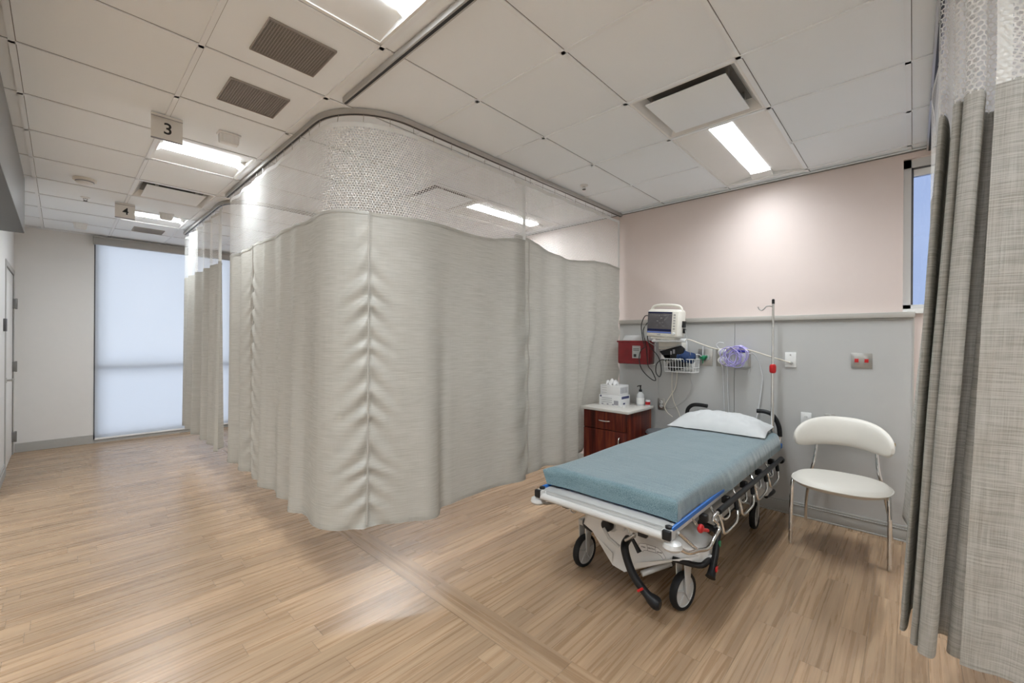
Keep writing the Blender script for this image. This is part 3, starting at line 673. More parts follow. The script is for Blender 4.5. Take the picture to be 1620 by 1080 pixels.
def curtain(name, path, off, label, mats, z_hem=.30, z_join=2.21, z_net=2.752, step=.012, seams=(), dz=.03, hem=None, join=None, hook_step=.155, side=1, warp=None, root=None):
    res, S, T = resample(path, step); n = len(res); nr = []
    for i in range(n):
        tn = (res[min(i+2, n-1)]-res[max(i-2, 0)]).normalized(); nr.append(Vector((-tn.y, tn.x, 0))*side)
    root = root or thing(name, (res[n//2].x, res[n//2].y, z_hem), label, 'curtain', 'privacy curtains')
    org = Vector(root.location)
    def P(i, z):
        s = S[i]; tt = max(0., (z_net-z)/(z_net-z_hem)); o = off(s, tt, z)
        tg = 0
        if isinstance(o, tuple): o, tg = o
        tn = Vector((nr[i].y, -nr[i].x, 0))
        v = Vector((res[i].x+nr[i].x*o+tn.x*tg, res[i].y+nr[i].y*o+tn.y*tg, z))
        return warp(v, s, tt) if warp else v
    def surf(nm, zf0, zf1, dzz, mat, i0=0, i1=n-1, eps=0.):
        z0s = [zf0(S[i]) for i in range(n)]; z1s = [zf1(S[i]) for i in range(n)]
        rows = max(1, int(round((sum(z0s)/n-sum(z1s)/n)/dzz))); V = []; U = []; F = []
        w = i1-i0+1
        # arc length measured along the folded cloth
        us = [0.]
        for i in range(i0+1, i1+1): us.append(us[-1]+(P(i, z_join)-P(i-1, z_join)).length)
        for r in range(rows+1):
            for i in range(i0, i1+1):
                z = z0s[i]+(z1s[i]-z0s[i])*r/rows; p = P(i, z)
                if eps: p = p+nr[i]*eps
                V.append(p-org); U.append((us[i-i0], z))
        for r in range(rows):
            for i in range(w-1): a = r*w+i; F.append((a, a+1, a+w+1, a+w))
        me = bpy.data.meshes.new(nm); me.from_pydata(V, [], F); uvl = me.uv_layers.new(name='UVMap')
        li = [0]*len(me.loops); me.loops.foreach_get('vertex_index', li)
        flat = [];
        for k in li: flat += U[k]
        uvl.data.foreach_set('uv', flat); me.polygons.foreach_set('use_smooth', [True]*len(me.polygons)); me.materials.append(mat)
        o = bpy.data.objects.new(nm, me); COL.objects.link(o); o.parent = root; return o
    hz = hem or (lambda s: z_hem); jz = join or (lambda s: z_join)
    surf('cloth', jz, hz, dz, mats[0])
    surf('net', lambda s: z_net, jz, .05, mats[1])
    surf('heading_tape', lambda s: z_net+.006, lambda s: z_net-.022, .014, M['nettape'], eps=.002)
    surf('join_tape', lambda s: jz(s)+.006, lambda s: jz(s)-.014, .01, mats[0], eps=.003)
    surf('hem', lambda s: hz(s)+.022, lambda s: hz(s)-.002, .012, mats[0], eps=.003)
    surf('net_edge', lambda s: z_net, jz, .05, M['nettape'], 0, 3, eps=.002)
    # hooks
    k = max(2, int(T/hook_step))
    for h in range(k+1):
        i = min(n-1, int(h/k*(n-1))); p = P(i, z_net); b = Vector((res[i].x, res[i].y, ZTR))
        obj('hook', MB().tube([b, (b+p)/2+Vector((0, 0, .008)), p+Vector((0, 0, .006)), p+Vector((.003, .003, -.012)), p+Vector((.007, 0, -.004))], .0016, 5), M['steel'], root)
    for (s0, wrinkle) in seams:
        i = min(range(n), key=lambda q: abs(S[q]-s0)); pts = []
        z = jz(s0)
        kk = 0
        while z > hz(s0)+.01:
            pts.append(P(i, z)+nr[i]*(.0035+(.0025 if kk % 2 else 0))); z -= .012; kk += 1
        obj('seam', MB().tube(pts, .0042, 6), mats[2], root)
    return root
def fold(s, segs):
    # sum of cosine bumps given as (centre, half width, height)
    return sum(h*.5*(1+c_(PI*(s-c)/w)) for c, w, h in segs if abs(s-c) < w)
def pucker(s, z, s0, seed, top, amp=.017, w=.105):
    d = abs(s-s0)
    if d > w*3: return 0
    zz = max(0, min(1, (top-z)/.5)); a = amp*zz*math.exp(-(d/w)**1.4)*min(1, d/.012)
    ph = 46*z+40*d + 2.6*mnoise.noise(Vector((seed, z*3.2, 0)))+1.5*mnoise.noise(Vector((seed, z*9, 3)))
    return a*math.sin(ph)*(.75+1.1*abs(mnoise.noise(Vector((seed+9, z*4, 1)))))-.012*zz*math.exp(-(d/.03)**2)

# corner curtain: from x=2.63 around the corner and along the corridor. s measured from x=2.63
cpts = [(2.63, 2.34)]+[p for p in main_path if p[0] < 2.6]
cpts[-1] = (1.10, 4.72)
_, _, CT = resample(cpts, .012)
S1, S2 = 1.36, 3.03        # ruched seams
def off_corner(s, t, z):
    env = t**1.1; b = 0
    if s < 1.35:     # face toward the bed
        b = .022*s_(s*7.6+.4)+.014*s_(s*13+1.)
        b += .016*mnoise.noise(Vector((s*2.2, z*.9, 5)))
    else:
        q = s-1.35
        b = .018*s_(q*11)*min(1, q*2)
    # hand-placed folds along the corridor (towards the viewer = positive)
    b2 = fold(s, [(1.60, .35, .055), (2.02, .11, .035), (2.20, .11, -.03), (2.36, .09, .03), (2.52, .09, -.03), (2.68, .09, .03), (2.92, .15, .04), (3.14, .10, -.035), (3.30, .10, .03), (3.46, .10, -.03), (3.62, .10, .035), (3.78, .09, -.03), (3.92, .08, .03)])
    o = (b+b2)*(.25+.75*env)
    o += fold(s, [(.97, .16, .075), (.83, .09, -.045)])*max(0, t-.25)**1.6
    o += .020*t*t*mnoise.noise(Vector((s*1.7, 2, z*.6)))
    if z < 2.2: o += pucker(s, z, S1, 1.3, 2.2)+pucker(s, z, S2, 7.7, 2.2, .016)
    if s < .35 and z < 2.1:   # drag lines from the joint to the next curtain
        o += .010*min(1, (2.1-z)*2)*math.exp(-s/.10)*s_(22*z+20*s+2*mnoise.noise(Vector((z*4, 0, 8))))
    if z > 2.21: o *= .75
    # flare of the bottom toward the viewer at the corner
    return o+.035*max(0, t-.3)**2*math.exp(-((s-1.5)/.6)**2)
curtain('privacy_curtain', cpts, off_corner, 'large cream curtain wrapping the track corner in the middle of the room',
        (M['curtain'], M['net'], M['caprail']), seams=((S1, 1), (S2, 1)), dz=.02,
        join=lambda s: 2.215+.05*max(0, 1-s/.35)+.008*s_(s*9), hem=lambda s: .30+.008*s_(s*5))
# wall curtain between the corner curtain and the pink wall
wpts = [(4.19, 2.348), (2.70, 2.352), (2.54, 2.375)]
def off_wall(s, t, z):
    b = .020*s_(s*13.5)+.014*s_(s*23+2)+.012*mnoise.noise(Vector((s*3, z*1.1, 11)))
    o = b*(.35+.65*t)
    if s < .75:                                  # pressed back by the cabinet below
        o -= .15*max(0, min(1, (1.55-z)/.7))*min(1, max(0, (.75-s)/.12))*min(1, max(0, (s-.03)/.08))
    if z < 2.1:
        dd = 1.53-s; o += .011*min(1, (2.2-z)*2)*math.exp(-dd/.12)*s_(17*z-22*dd+2*mnoise.noise(Vector((z*3, 0, 4))))
        o += .010*math.exp(-s/.05)*s_(30*z+3*mnoise.noise(Vector((z*5, 1, 4))))*min(1, (2.1-z)*2)
    return o
curtain('privacy_curtain', wpts, off_wall, 'narrower cream curtain between the corner curtain and the pink wall',
        (M['curtain'], M['net'], M['caprail']), seams=((1.50, 1),), dz=.03, join=lambda s: 2.225+.028*s_(s*4.5+.2)+.05*min(1, max(0, (s-1.0)/.53)), hem=lambda s: .31+.02*s_(s*6))
# second bay curtain
bpts = [(1.12, 5.06), (1.12, 6.97)]
def off_second(s, t, z):
    b = .045*s_(s*17+1)+.022*s_(s*29)
    return -(b*(.35+.65*t)+.035*t*max(0, (s-1.3)/.6)*0)
curtain('privacy_curtain', bpts, off_second, 'far cream curtain of the second bay next to the bright window',
        (M['curtain'], M['net'], M['caprail']), dz=.05, join=lambda s: 2.22, hem=lambda s: .31, side=-1)
# near curtain gathered at the right edge
folds = [(3.92, -.100), (3.45, -.082), (3.15, -.066), (2.75, -.085), (2.45, -.072), (2.05, -.062), (1.985, -.066), (2.02, -.085), (2.22, -.100), (2.20, -.116),
         (1.95, -.092), (1.905, -.098), (1.935, -.120), (2.14, -.136), (2.12, -.154), (1.90, -.112), (1.858, -.128), (1.875, -.158), (2.05, -.170), (2.05, -.205), (1.95, -.190), (1.925, -.222), (1.96, -.270), (2.05, -.32)]
npts = [(p.x, p.y) for p in spline([Vector((*p, 0)) for p in folds], 8)]
_, _, NT = resample(npts, .006)
def off_near(s, t, z): return .006*mnoise.noise(Vector((s*6, z*1.2, 3)))*min(1, t*2)
def warp_near(v, s, t):
    t = max(0, (2.25-v.z)/1.95)
    k = max(0, min(1, (3.1-v.x)/.9))
    return Vector((v.x+.31*t**1.15*k, v.y+(.075+.02*k)*t*k+.14*t*max(0, min(1, (v.x-3.1)/.7)), v.z))
nc = curtain('privacy_curtain', npts, off_near, 'near grey beige woven curtain gathered at the right edge beside the chair',
             (M['curtaingrey'], M['net'], M['caprail']), z_join=2.19, dz=.04, step=.008, hook_step=.35, join=lambda s: 2.19, warp=warp_near)
# its free front edge hangs folded over the gathers
fl = [(1.842, -.172), (1.844, -.215), (1.862, -.27), (1.85, -.36), (1.875, -.46), (1.86, -.58), (1.88, -.72)]
fpts = [(p.x, p.y) for p in spline([Vector((*p, 0)) for p in fl], 8)]
def warp_flap(v, s, t):
    t = max(0, (2.25-v.z)/1.95)
    q = max(0, 1-s/.55)
    return Vector((v.x+.355*t**1.15, v.y+(.045*q+.0)*t+.012*t*s_(9*s), v.z))
def off_flap(s, t, z):
    d = s; a = .004*min(1, t*2)*math.exp(-d/.10)*s_(26*z-24*d+2*mnoise.noise(Vector((z*3, 2, 1))))
    return a+.010*t*mnoise.noise(Vector((s*4, z*1.5, 8)))
curtain('privacy_curtain', fpts, off_flap, '', (M['curtaingrey'], M['net'], M['caprail']), z_join=2.19, dz=.03, step=.010, hook_step=.3, join=lambda s: 2.19, warp=warp_flap, root=nc, seams=((.035, 1),))

# roller shade at the end window
t = thing('roller_shade', ((EX0+EX1)/2, YE-.04, 2.70), 'white translucent roller shade covering the tall end window', 'window shade')
obj('shade_cloth', MB().box(EX0+.012, EX1-.012, YE-.022, YE-.0212, .055, 2.73), M['shade'], t, smooth=False)
obj('headbox', MB().box(EX0-.012, EX1+.012, YE-.085, YE-.002, 2.712, 2.80, .003).box(EX0-.012, EX1+.012, YE-.095, YE-.002, 2.80, 2.822, .003), M['trimgrey'], t)
obj('bottom_bar', MB().box(EX0+.012, EX1-.012, YE-.028, YE-.016, .045, .07, .004), M['whiteplastic'], t)
# small wall plate beside the door
t = tag(obj('card_reader', MB().box(-.40, -.378, 6.70, 6.80, 1.50, 1.63, .004), M['darkframe']), 'dark card reader on the left wall beside the door', 'card reader')

# ------------------------------------------------------------------ stretcher
BX, BYC = 3.0, 1.175
st = thing('hospital_stretcher', (BX, BYC, 0), 'wheeled hospital stretcher with lowered side rail and black pedals', 'stretcher')
def part(name, mb, mat, parent=None, **k): return obj(name, mb, mat, parent or st, **k)
# litter frame
m = MB()
m.box(1.90, 4.06, .795, .835, .545, .585, .006).box(1.90, 4.06, 1.515, 1.555, .545, .585, .006).box(4.02, 4.06, .80, 1.55, .545, .585, .006)
for x in (2.45, 3.0, 3.55): m.box(x-.03, x+.03, .83, 1.52, .55, .575)
part('litter_frame', m, M['bedwhite'])
part('litter_deck', MB().box(2.02, 4.03, .815, 1.535, .575, .592, .004), M['bedgrey'])
part('foot_plate', MB().box(1.905, 2.06, .83, 1.535, .578, .586, .003).box(1.905, 1.915, .83, 1.535, .545, .586, .002), M['bedwhite'])
part('foot_tube', MB().tube([(1.885, .80, .556), (1.885, 1.555, .556)], .0185, 16), M['bedwhite'])
for y, s in ((.805, -1), (1.548, 1)):
    part('corner_bracket', MB().box(1.868, 1.935, y-.022, y+.022, .540, .590, .006), M['bedwhite'])
    part('end_cap', MB().box(1.862, 1.885, y+s*.004-.02, y+s*.004+.02, .548, .592, .006).lathe([(.016, 0), (.017, .012), (.008, .016)], 'Z', (1.905, y, .588), 14), M['black'])
    bm_ = MB(); bm_.lathe([(.010, .045), (.038, .034), (.043, .016), (.036, .004), (.012, 0)], 'Z', (1.895, y+s*.022, .500), 24)
    part('bumper_disc', bm_, M['bedwhite'])
    part('bumper_bracket', MB().box(1.885, 1.91, y-.01, y+.01, .535, .55), M['bedwhite'])
part('side_stripe', MB().box(1.90, 4.05, .783, .797, .578, .600, .004), M['blue'])
part('side_stripe', MB().box(1.90, 4.05, 1.553, 1.567, .578, .600, .004), M['blue'])
for x, y in ((1.935, 1.40), (1.905, .93)):
    part('latch_block', MB().box(x-.012, x+.012, y-.022, y+.022, .512, .545, .003), M['black'])
part('hook', MB().tube([(1.92, 1.36, .54), (1.92, 1.36, .512), (1.92, 1.34, .505), (1.92, 1.325, .515)], .004, 8, smooth=3), M['steel'])
# base hoods, one at each end, wing-shaped with black bumper lips
def hood(x0, sgn, name):
    y = BYC
    half = [(.335, .305), (.330, .345), (.285, .392), (.20, .415), (.12, .425)]
    low = [(.24, .285), (.105, .212), (.095, .145), (0.03, .134)]
    outl = [(y+a, z) for a, z in low[::-1]] if False else None
    P = [(y+.335, .295), (y+.325, .345), (y+.285, .395), (y+.15, .425), (y-.15, .425), (y-.29, .398), (y-.395, .35), (y-.405, .315),
         (y-.345, .285), (y-.27, .278), (y-.09, .212), (y-.075, .172), (y-.02, .134), (y+.10, .145), (y+.10, .212), (y+.25, .285)]
    b = bmesh.new(); n = len(P); rings = []
    # depth profile: wings sweep back, centre bulges out
    for k in range(7):
        f = k/6; ring = []
        for (yy, zz) in P:
            d = (yy-y); sweep = .10*(abs(d)/.40)**3
            x = x0+sgn*(sweep*(1-f)+f*.30); inset = .022*(1-min(1, f*6))**2
            ring.append(b.verts.new((x, yy-math.copysign(inset, d), zz+(-inset if zz > .3 else inset*.3))))
        rings.append(ring)
    for A, B in zip(rings, rings[1:]):
        for i in range(n): b.faces.new((A[i], A[(i+1) % n], B[(i+1) % n], B[i]))
    b.faces.new(rings[0][::-1]); b.faces.new(rings[-1])
    bmesh.ops.triangulate(b, faces=[f for f in b.faces if len(f.verts) > 4])
    mb = MB(); mb._in(b); h = part(name, mb, M['hoodwhite'])
    for s, ye in ((1, .335), (-1, -.405)):
        pts = [(x0+sgn*.06, y+s*.25, .282), (x0+sgn*.075, y+ye*.93, .288), (x0+sgn*.115, y+ye*1.0, .302), (x0+sgn*.20, y+ye*1.0, .304), (x0+sgn*.29, y+ye*.97, .304)]
        part('bumper_lip', MB().tube(pts, .015, 10, smooth=4), M['black'], h)
    return h
hf = hood(2.185, 1, 'foot_hood'); hr = hood(3.86, -1, 'head_hood')
# brake instruction sticker on the foot hood
def sticker(x, y, z, ang):
    base = Matrix.Translation((x, y, z)) @ Matrix.Rotation(-ang, 4, 'X')
    outl = [(-.075, .010), (-.066, .026), (-.030, .030), (.040, .022), (.062, .006), (.078, -.022), (.062, -.030), (.052, -.016), (.030, -.006), (-.03, -.004), (-.046, -.008), (-.05, -.016), (-.066, -.010)]
    k = MB().prism([(-a, b) for a, b in outl], 'X', -.0014, 0, mat=base)
    o = part('brake_label', k, M['paper'], hf)
    e = MB()
    cl = [Vector((-.0016, -a, b)) for a, b in outl]
    e.tube([base @ p for p in cl], .0008, 5, closed=True)
    for q in (-.022, .024): e.tube([base @ Vector((-.0016, -q, .027)), base @ Vector((-.0016, -q, -.004))], .0008, 5)
    part('label_outline', e, M['ink'], hf)
    for txt, a, bb in (('STEER', -.046, .010), ('NEUTRAL', .001, .011), ('BRAKE', .046, .001)):
        part('lettering', text_mb(txt, .0095, base @ Matrix.Translation((-.0018, -a, bb)) @ FACE_MX, .0003), M['ink'], hf, smooth=False)
sticker(2.181, 1.015, .318, .12)
# long base cover and chassis
part('base_cover', MB().prism([(BYC-.25, .25), (BYC-.22, .335), (BYC-.12, .36), (BYC+.12, .36), (BYC+.22, .335), (BYC+.25, .25)], 'X', 2.44, 3.62, .01), M['bedgrey'])
part('chassis_beam', MB().box(2.35, 3.75, BYC-.20, BYC-.14, .17, .25, .008).box(2.35, 3.75, BYC-.14, BYC+.14, .18, .22, .008).box(2.35, 3.75, BYC+.14, BYC+.20, .17, .25, .008), M['black'])
for x in (2.62, 3.42):
    part('lift_column', MB().tube([(x, BYC, .34), (x, BYC, .57)], .055, 20).tube([(x, BYC, .34), (x, BYC, .46)], .07, 20), M['bedgrey'])
part('oxygen_cradle', MB().tube([(2.75, BYC-.02, .43), (3.35, BYC-.02, .43)], .06, 18), M['black'])
for x in (2.5, 2.9, 3.3, 3.7):
    part('rail_arm', MB().tube([(x, .85, .56), (x-.02, .80, .50), (x-.03, .775, .44)], .008, 8, smooth=3), M['chrome'])
# wheels
def wheel(x, y, swivel, R=.1, fork_dir=1):
    Mx = Matrix.Translation((x, y, R+.001)) @ Matrix.Rotation(swivel, 4, 'Z')
    w = part('caster_wheel', MB().lathe([(R*.80, -.018), (R*.93, -.020), (R, -.010), (R, .010), (R*.93, .020), (R*.80, .018), (R*.80, -.018)], 'Y', (0, 0, 0), 40, mat=Mx, cap=False), M['rubber'])
    d = MB().lathe([(0, -.010), (R*.78, -.010), (R*.81, -.016), (R*.81, .016), (R*.78, .010), (0, .010)], 'Y', (0, 0, 0), 36, mat=Mx)
    part('wheel_disc', d, M['bedwhite'], w)
    sp = MB()
    for k in range(5):
        a = 2*PI*k/5+.3
        for side in (-1, 1): sp.tube([Vector((c_(a)*.016, side*.011, s_(a)*.016)), Vector((c_(a)*R*.78, side*.010, s_(a)*R*.78))], .006, 6, mat=Mx)
    part('spokes', sp, M['bedgrey'], w)
    part('hub', MB().lathe([(.0, -.021), (.015, -.019), (.017, -.010), (.017, .010), (.015, .019), (0, .021)], 'Y', (0, 0, 0), 18, mat=Mx), M['bedgrey'], w)
    fk = MB()
    for side in (-1, 1): fk.prism([(-.028, .19), (.035, .19), (.030, .10), (.016, .0), (0, -.014), (-.014, 0)], 'Y', side*.026-.004, side*.026+.004, .002, mat=Mx)
    fk.box(-.03, .04, -.03, .03, .165, .20, .006, mat=Mx)
    part('fork', fk, M['bedwhite'] if fork_dir == 1 else M['bedgrey'], w)
wheel(2.305, .895, -.20); wheel(2.31, 1.525, -.08); wheel(3.69, .885, .05); wheel(3.69, 1.50, .05)
# pedals and crank at the foot end
pd = part('steer_pedal', MB().tube([(2.165, 1.145, .345), (2.10, 1.130, .335), (2.085, 1.108, .278), (2.075, 1.064, .209), (2.07, .995, .150), (2.07, .945, .122), (2.07, .915, .117)], lambda f: .0215 if f < .7 else .0215+.012*math.sin((f-.7)/.3*PI), 16, smooth=6), M['black'])
part('pedal_mark', MB().box(-.0028, .0028, -.020, .020, -.006, .006, .001, mat=Matrix.Translation((2.0465, 1.012, .166)) @ Matrix.Rotation(-.72, 4, 'X')), M['red'], pd)
ps = part('side_pedal', MB().tube([(2.43, .86, .44), (2.425, .765, .425), (2.395, .752, .385), (2.345, .745, .325), (2.29, .742, .265), (2.268, .742, .245)], lambda f: .017+.008*max(0, f-.7)/.3, 14, smooth=6), M['black'])
part('pedal_mark', MB().box(-.012, .012, -.004, .004, -.012, .012, .001, mat=Matrix.Translation((2.300, .7215, .282))), M['red'], ps)
part('pedal_mark', MB().box(-.010, .010, -.004, .004, -.014, .014, .001, mat=Matrix.Translation((2.385, .7345, .378))), M['green'], ps)
part('pedal_bar', MB().tube([(2.30, .90, .30), (2.34, .745, .322)], .010, 10), M['bedgrey'])
part('crank_knob', MB().lathe([(.0, -.022), (.028, -.022), (.032, -.016), (.032, .012), (.027, .018), (0, .018)], '-X', (2.045, 1.205, .440), 24), M['black'])
part('crank_hub', MB().lathe([(.036, 0), (.036, .05), (.028, .06)], 'X', (2.062, 1.190, .440), 24), M['bedgrey'])
part('crank_rod', MB().tube([(2.018, 1.212, .432), (2.022, 1.180, .385), (2.05, 1.136, .345)], .0085, 10), M['bedwhite'])
part('lever_rod', MB().tube([(2.06, 1.106, .470), (2.06, 1.073, .415)], .004, 8), M['steel'])
part('lever_bar', MB().tube([(2.06, 1.105, .385), (2.06, 1.05, .432)], .008, 10).lathe([(.012, -.006), (.012, .006)], 'Y', (2.06, 1.055, .428), 12), M['steel'])
part('lever_grip', MB().tube([(2.055, 1.062, .408), (2.055, 1.022, .352)], lambda f: .009+.004*f, 12), M['black'])
part('crank_mount', MB().box(2.05, 2.075, 1.11, 1.16, .43, .545, .006).box(2.05, 2.09, 1.185, 1.225, .46, .545, .006), M['bedwhite'])
part('lower_link', MB().tube([(2.22, 1.09, .15), (2.35, .98, .20)], .016, 12), M['bedwhite'])
# lowered side rails
def rail(sy, ybar, yout):
    ry = lambda d: ybar+sy*d
    r = part('side_rail', MB().tube([(2.44, ybar, .525), (3.95, ybar, .515)], .0155, 14).lathe([(.021, -.02), (.022, .02)], 'X', (3.94, ybar, .50), 14), M['black'])
    foot = [(1.90, ry(-.05), .555), (1.885, ry(-.035), .54), (1.915, ry(-.01), .512), (1.985, ry(.01), .470), (2.10, ry(.012), .440), (2.24, ry(.015), .405), (2.35, ry(.012), .428), (2.41, ry(.012), .445), (2.405, ry(.0), .475), (2.36, ry(-.004), .508), (2.42, ybar, .527)]
    part('foot_loop', MB().tube(foot, .0095, 10, smooth=4), M['chrome'], r)
    part('loop_strut', MB().tube([(1.97, ry(-.03), .555), (2.03, ry(-.01), .50), (2.10, ry(.010), .442)], .0085, 10), M['chrome'], r)
    for k in range(4):
        a = 2.47+.345*k
        pts = [(a-.02, ry(-.004), .515), (a-.012, ry(.01), .46), (a+.01, ry(.018), .402), (a+.19, ry(.016), .392), (a+.245, ry(.016), .412), (a+.275, ry(.006), .465), (a+.28, ry(-.002), .515)]
        part('rail_hoop', MB().tube(pts, .0085, 10, smooth=4), M['chrome'], r)
        part('hoop_sleeve', MB().tube([(a+.275, ry(-.001), .512), (a+.262, ry(.009), .455)], .0125, 10), M['black'], r)
        arc = [(a+.06, ry(-.02), .515), (a+.05, ry(-.012), .47), (a+.10, ry(.0), .446), (a+.17, ry(-.005), .455), (a+.19, ry(-.02), .50)]
        part('inner_hoop', MB().tube(arc, .0065, 8, smooth=4), M['chrome'], r)
    for k in range(5):
        x = 2.30+.36*k; part('rail_pivot', MB().box(x-.02, x+.02, min(ry(-.01), ry(-.05)), max(ry(-.01), ry(-.05)), .505, .545, .006), M['black'], r)
    part('release_handle', MB().ell((2.205, ry(-.012), .505), (.026, .016, .022)).tube([(2.205, ry(-.012), .50), (2.27, ry(.0), .478)], .009, 8), M['red'], r)
    part('release_post', MB().tube([(2.20, ry(-.02), .51), (2.165, ry(-.04), .56)], .006, 8), M['steel'], r)
rail(-1, .757, 0); rail(1, 1.593, 0)
# head end: IV pole and push handles
ip = part('iv_pole', MB().tube([(4.045, .842, .60), (4.045, .842, 1.19)], .0135, 14).tube([(4.045, .842, 1.18), (4.045, .842, 1.77)], .0095, 14), M['chrome'])
part('lock_knob', MB().lathe([(.013, -.038), (.022, -.032), (.025, -.015), (.025, .018), (.021, .032), (.012, .038)], 'Z', (4.045, .842, 1.222), 20), M['red'], ip)
part('tip', MB().lathe([(.0105, 0), (.0105, .035), (.006, .04)], 'Z', (4.045, .842, 1.758), 14), M['black'], ip)
part('bag_hook', MB().tube([(4.045, .842, 1.735), (4.035, .868, 1.742), (4.03, .890, 1.738), (4.028, .908, 1.715), (4.028, .925, 1.708), (4.028, .942, 1.718), (4.028, .950, 1.738)], .0045, 8, smooth=5), M['steel'], ip)
part('pole_socket', MB().lathe([(.022, 0), (.022, .06), (.018, .075)], 'Z', (4.045, .842, .585), 16), M['bedwhite'])
part('corner_tip', MB().box(4.03, 4.08, .775, .81, .57, .61, .008), M['blue'])
for pts in ([(4.09, 1.545, .58), (4.09, 1.560, .74), (4.09, 1.552, .80), (4.09, 1.51, .842), (4.09, 1.45, .852), (4.09, 1.375, .848)], [(4.09, .805, .58), (4.09, .797, .66), (4.09, .806, .745), (4.09, .845, .825), (4.09, .90, .852), (4.09, .968, .853)]):
    h = part('push_handle', MB().tube(pts[:3], .012, 12, smooth=3), M['chrome'])
    part('grip', MB().tube(pts[1:], .0175, 12, smooth=5), M['black'], h)

# mattress, sheet, pillow
MX0, MX1, MY0, MY1, MZ0, MZ1 = 1.99, 4.02, .808, 1.548, .594, .692
tag(obj('mattress', MB().box(MX0, MX1, MY0, MY1, MZ0, MZ1, .022, 3), M['blue']), 'bright blue stretcher mattress hidden under the teal sheet', 'mattress')
def wrap(p, L, r, d):
    # p runs from -d to L+d over the edge; returns (position along, drop)
    if p < r: e = r-p; q = min(e/(r*PI/2), 1); a = q*PI/2; return (r-r*s_(a), r-r*c_(a)+max(0, e-r*PI/2))
    if p > L-r: e = p-(L-r); q = min(e/(r*PI/2), 1); a = q*PI/2; return (L-r+r*s_(a), r-r*c_(a)+max(0, e-r*PI/2))
    return (p, 0)
sg = .006; SL, SWd, rr_, dd_ = MX1-MX0+2*sg, MY1-MY0+2*sg, .022, .088
def sheet(u, v):
    p = -dd_+u*(SL+2*dd_); q = -dd_+v*(SWd+2*dd_)
    x, dx = wrap(p, SL, rr_, dd_); y, dy = wrap(q, SWd, rr_, dd_)
    dz = max(dx, dy)+.15*min(dx, dy); dz = min(dz, dd_+.012)
    X, Y, Z = MX0-sg+x, MY0-sg+y, MZ1+.006-dz
    n = mnoise.noise(Vector((X*2.4, Y*3.1, 1)))*.004+mnoise.noise(Vector((X*7, Y*9, 4)))*.0015
    if dx < .01 and dy < .01: Z += n
    else:
        k = min(1, max(dx, dy)/.05)
        if dy > dx: Y += (1 if q > SWd/2 else -1)*k*(.004*mnoise.noise(Vector((X*26+Z*12, Z*5, 2)))+.004*max(0, mnoise.noise(Vector((X*5, 3, 3))))+.002)
        else: X += (1 if p > SL/2 else -1)*k*(.004*mnoise.noise(Vector((Y*20, Z*10, 7)))+.003)
        Z += .006*mnoise.noise(Vector((X*3, Y*3, 9)))*k
    if dy > dx and q < SWd/2:
        kk = max(0, min(1, (X-2.25)/.5))*min(1, dy/.06); Y -= .022*kk; Z -= .030*kk*dy/.09
    # loose corners at the foot end
    cl = max(0, 1-math.hypot(X-(MX0-.01), Y-(MY1+.01))/.13); X -= .020*cl*min(1, dz/.02); Y += .040*cl*min(1, dz/.02)*(1.3-dz/.08)
    cl = max(0, 1-math.hypot(X-(MX0-.01), Y-(MY0-.01))/.10); X -= .010*cl; Y -= .008*cl
    return (X, Y, Z)
tag(obj('fitted_sheet', MB().grid(sheet, 150, 70), M['sheet']), 'teal heathered sheet stretched over the stretcher mattress', 'sheet')
PCX, PCY, PHX, PHY, PA = 3.86, 1.195, .205, .375, .04
def pil(u, v, top):
    a, b = u*2-1, v*2-1
    ax, by = abs(a), abs(b)
    sx_ = PHX*a*(1-.10*(1-by**2)*0+.0)*(1-.06*(1-by)**1*ax) ; sy_ = PHY*b*(1-.05*(1-ax)*by)
    h = max(0, (1-ax**2.2))**.8*max(0, (1-by**2.6))**.75
    wr = .006*mnoise.noise(Vector((a*2.2, b*5.5, 2)))+.003*mnoise.noise(Vector((a*5, b*11, 5)))+.004*s_(14*b+6*a)*max(0, by-.55)
    z = (.116*h+2.2*wr*h**.5) if top else -.012*h
    X = sx_*c_(PA)-sy_*s_(PA); Y = sx_*s_(PA)+sy_*c_(PA)
    tilt = .018*a
    return (PCX+X, PCY+Y, .728+z+tilt+.004*mnoise.noise(Vector((b*6, a*3, 1)))*(1-h))
pm_ = MB().grid(lambda u, v: pil(u, v, True), 44, 70); pm_.grid(lambda u, v: pil(u, v, False), 44, 70)
bmesh.ops.remove_doubles(pm_.bm, verts=list(pm_.bm.verts), dist=.0004)
tag(obj('pillow', pm_, M['pillow']), 'white pillow lying at the head of the teal sheet', 'pillow')

# ------------------------------------------------------------------ chair
ch = thing('side_chair', (3.86, .36, 0), 'ivory vinyl chair with curved back and chrome legs against the grey panel', 'chair')
def seatf(u, v, top):
    a = u*2*PI; r = v
    ex = c_(a); ey = s_(a); k = (abs(ex)**2.6+abs(ey)**2.6)**(-1/2.6)
    X = 3.735+(.235 if ex > 0 else .255)*ex*k*r; Y = .362+.278*ey*k*r*(1-.10*max(0, ex))
    h = (1-r**5)**.5
    return (X, Y, .462+(.040*h if top else -.042*h)+.006*(abs(Y-.362)/.27)**2)
sm = MB().grid(lambda u, v: seatf(u, v, True), 48, 14); sm.grid(lambda u, v: seatf(u, v, False), 48, 14)
bmesh.ops.remove_doubles(sm.bm, verts=list(sm.bm.verts), dist=.0006)
se = obj('seat', sm, M['vinyl'], ch)
pts = [seatf(k/48, 1, True) for k in range(48)]
obj('piping', MB().tube([Vector(p) for p in pts], .0045, 6, closed=True), M['vinyl'], se)
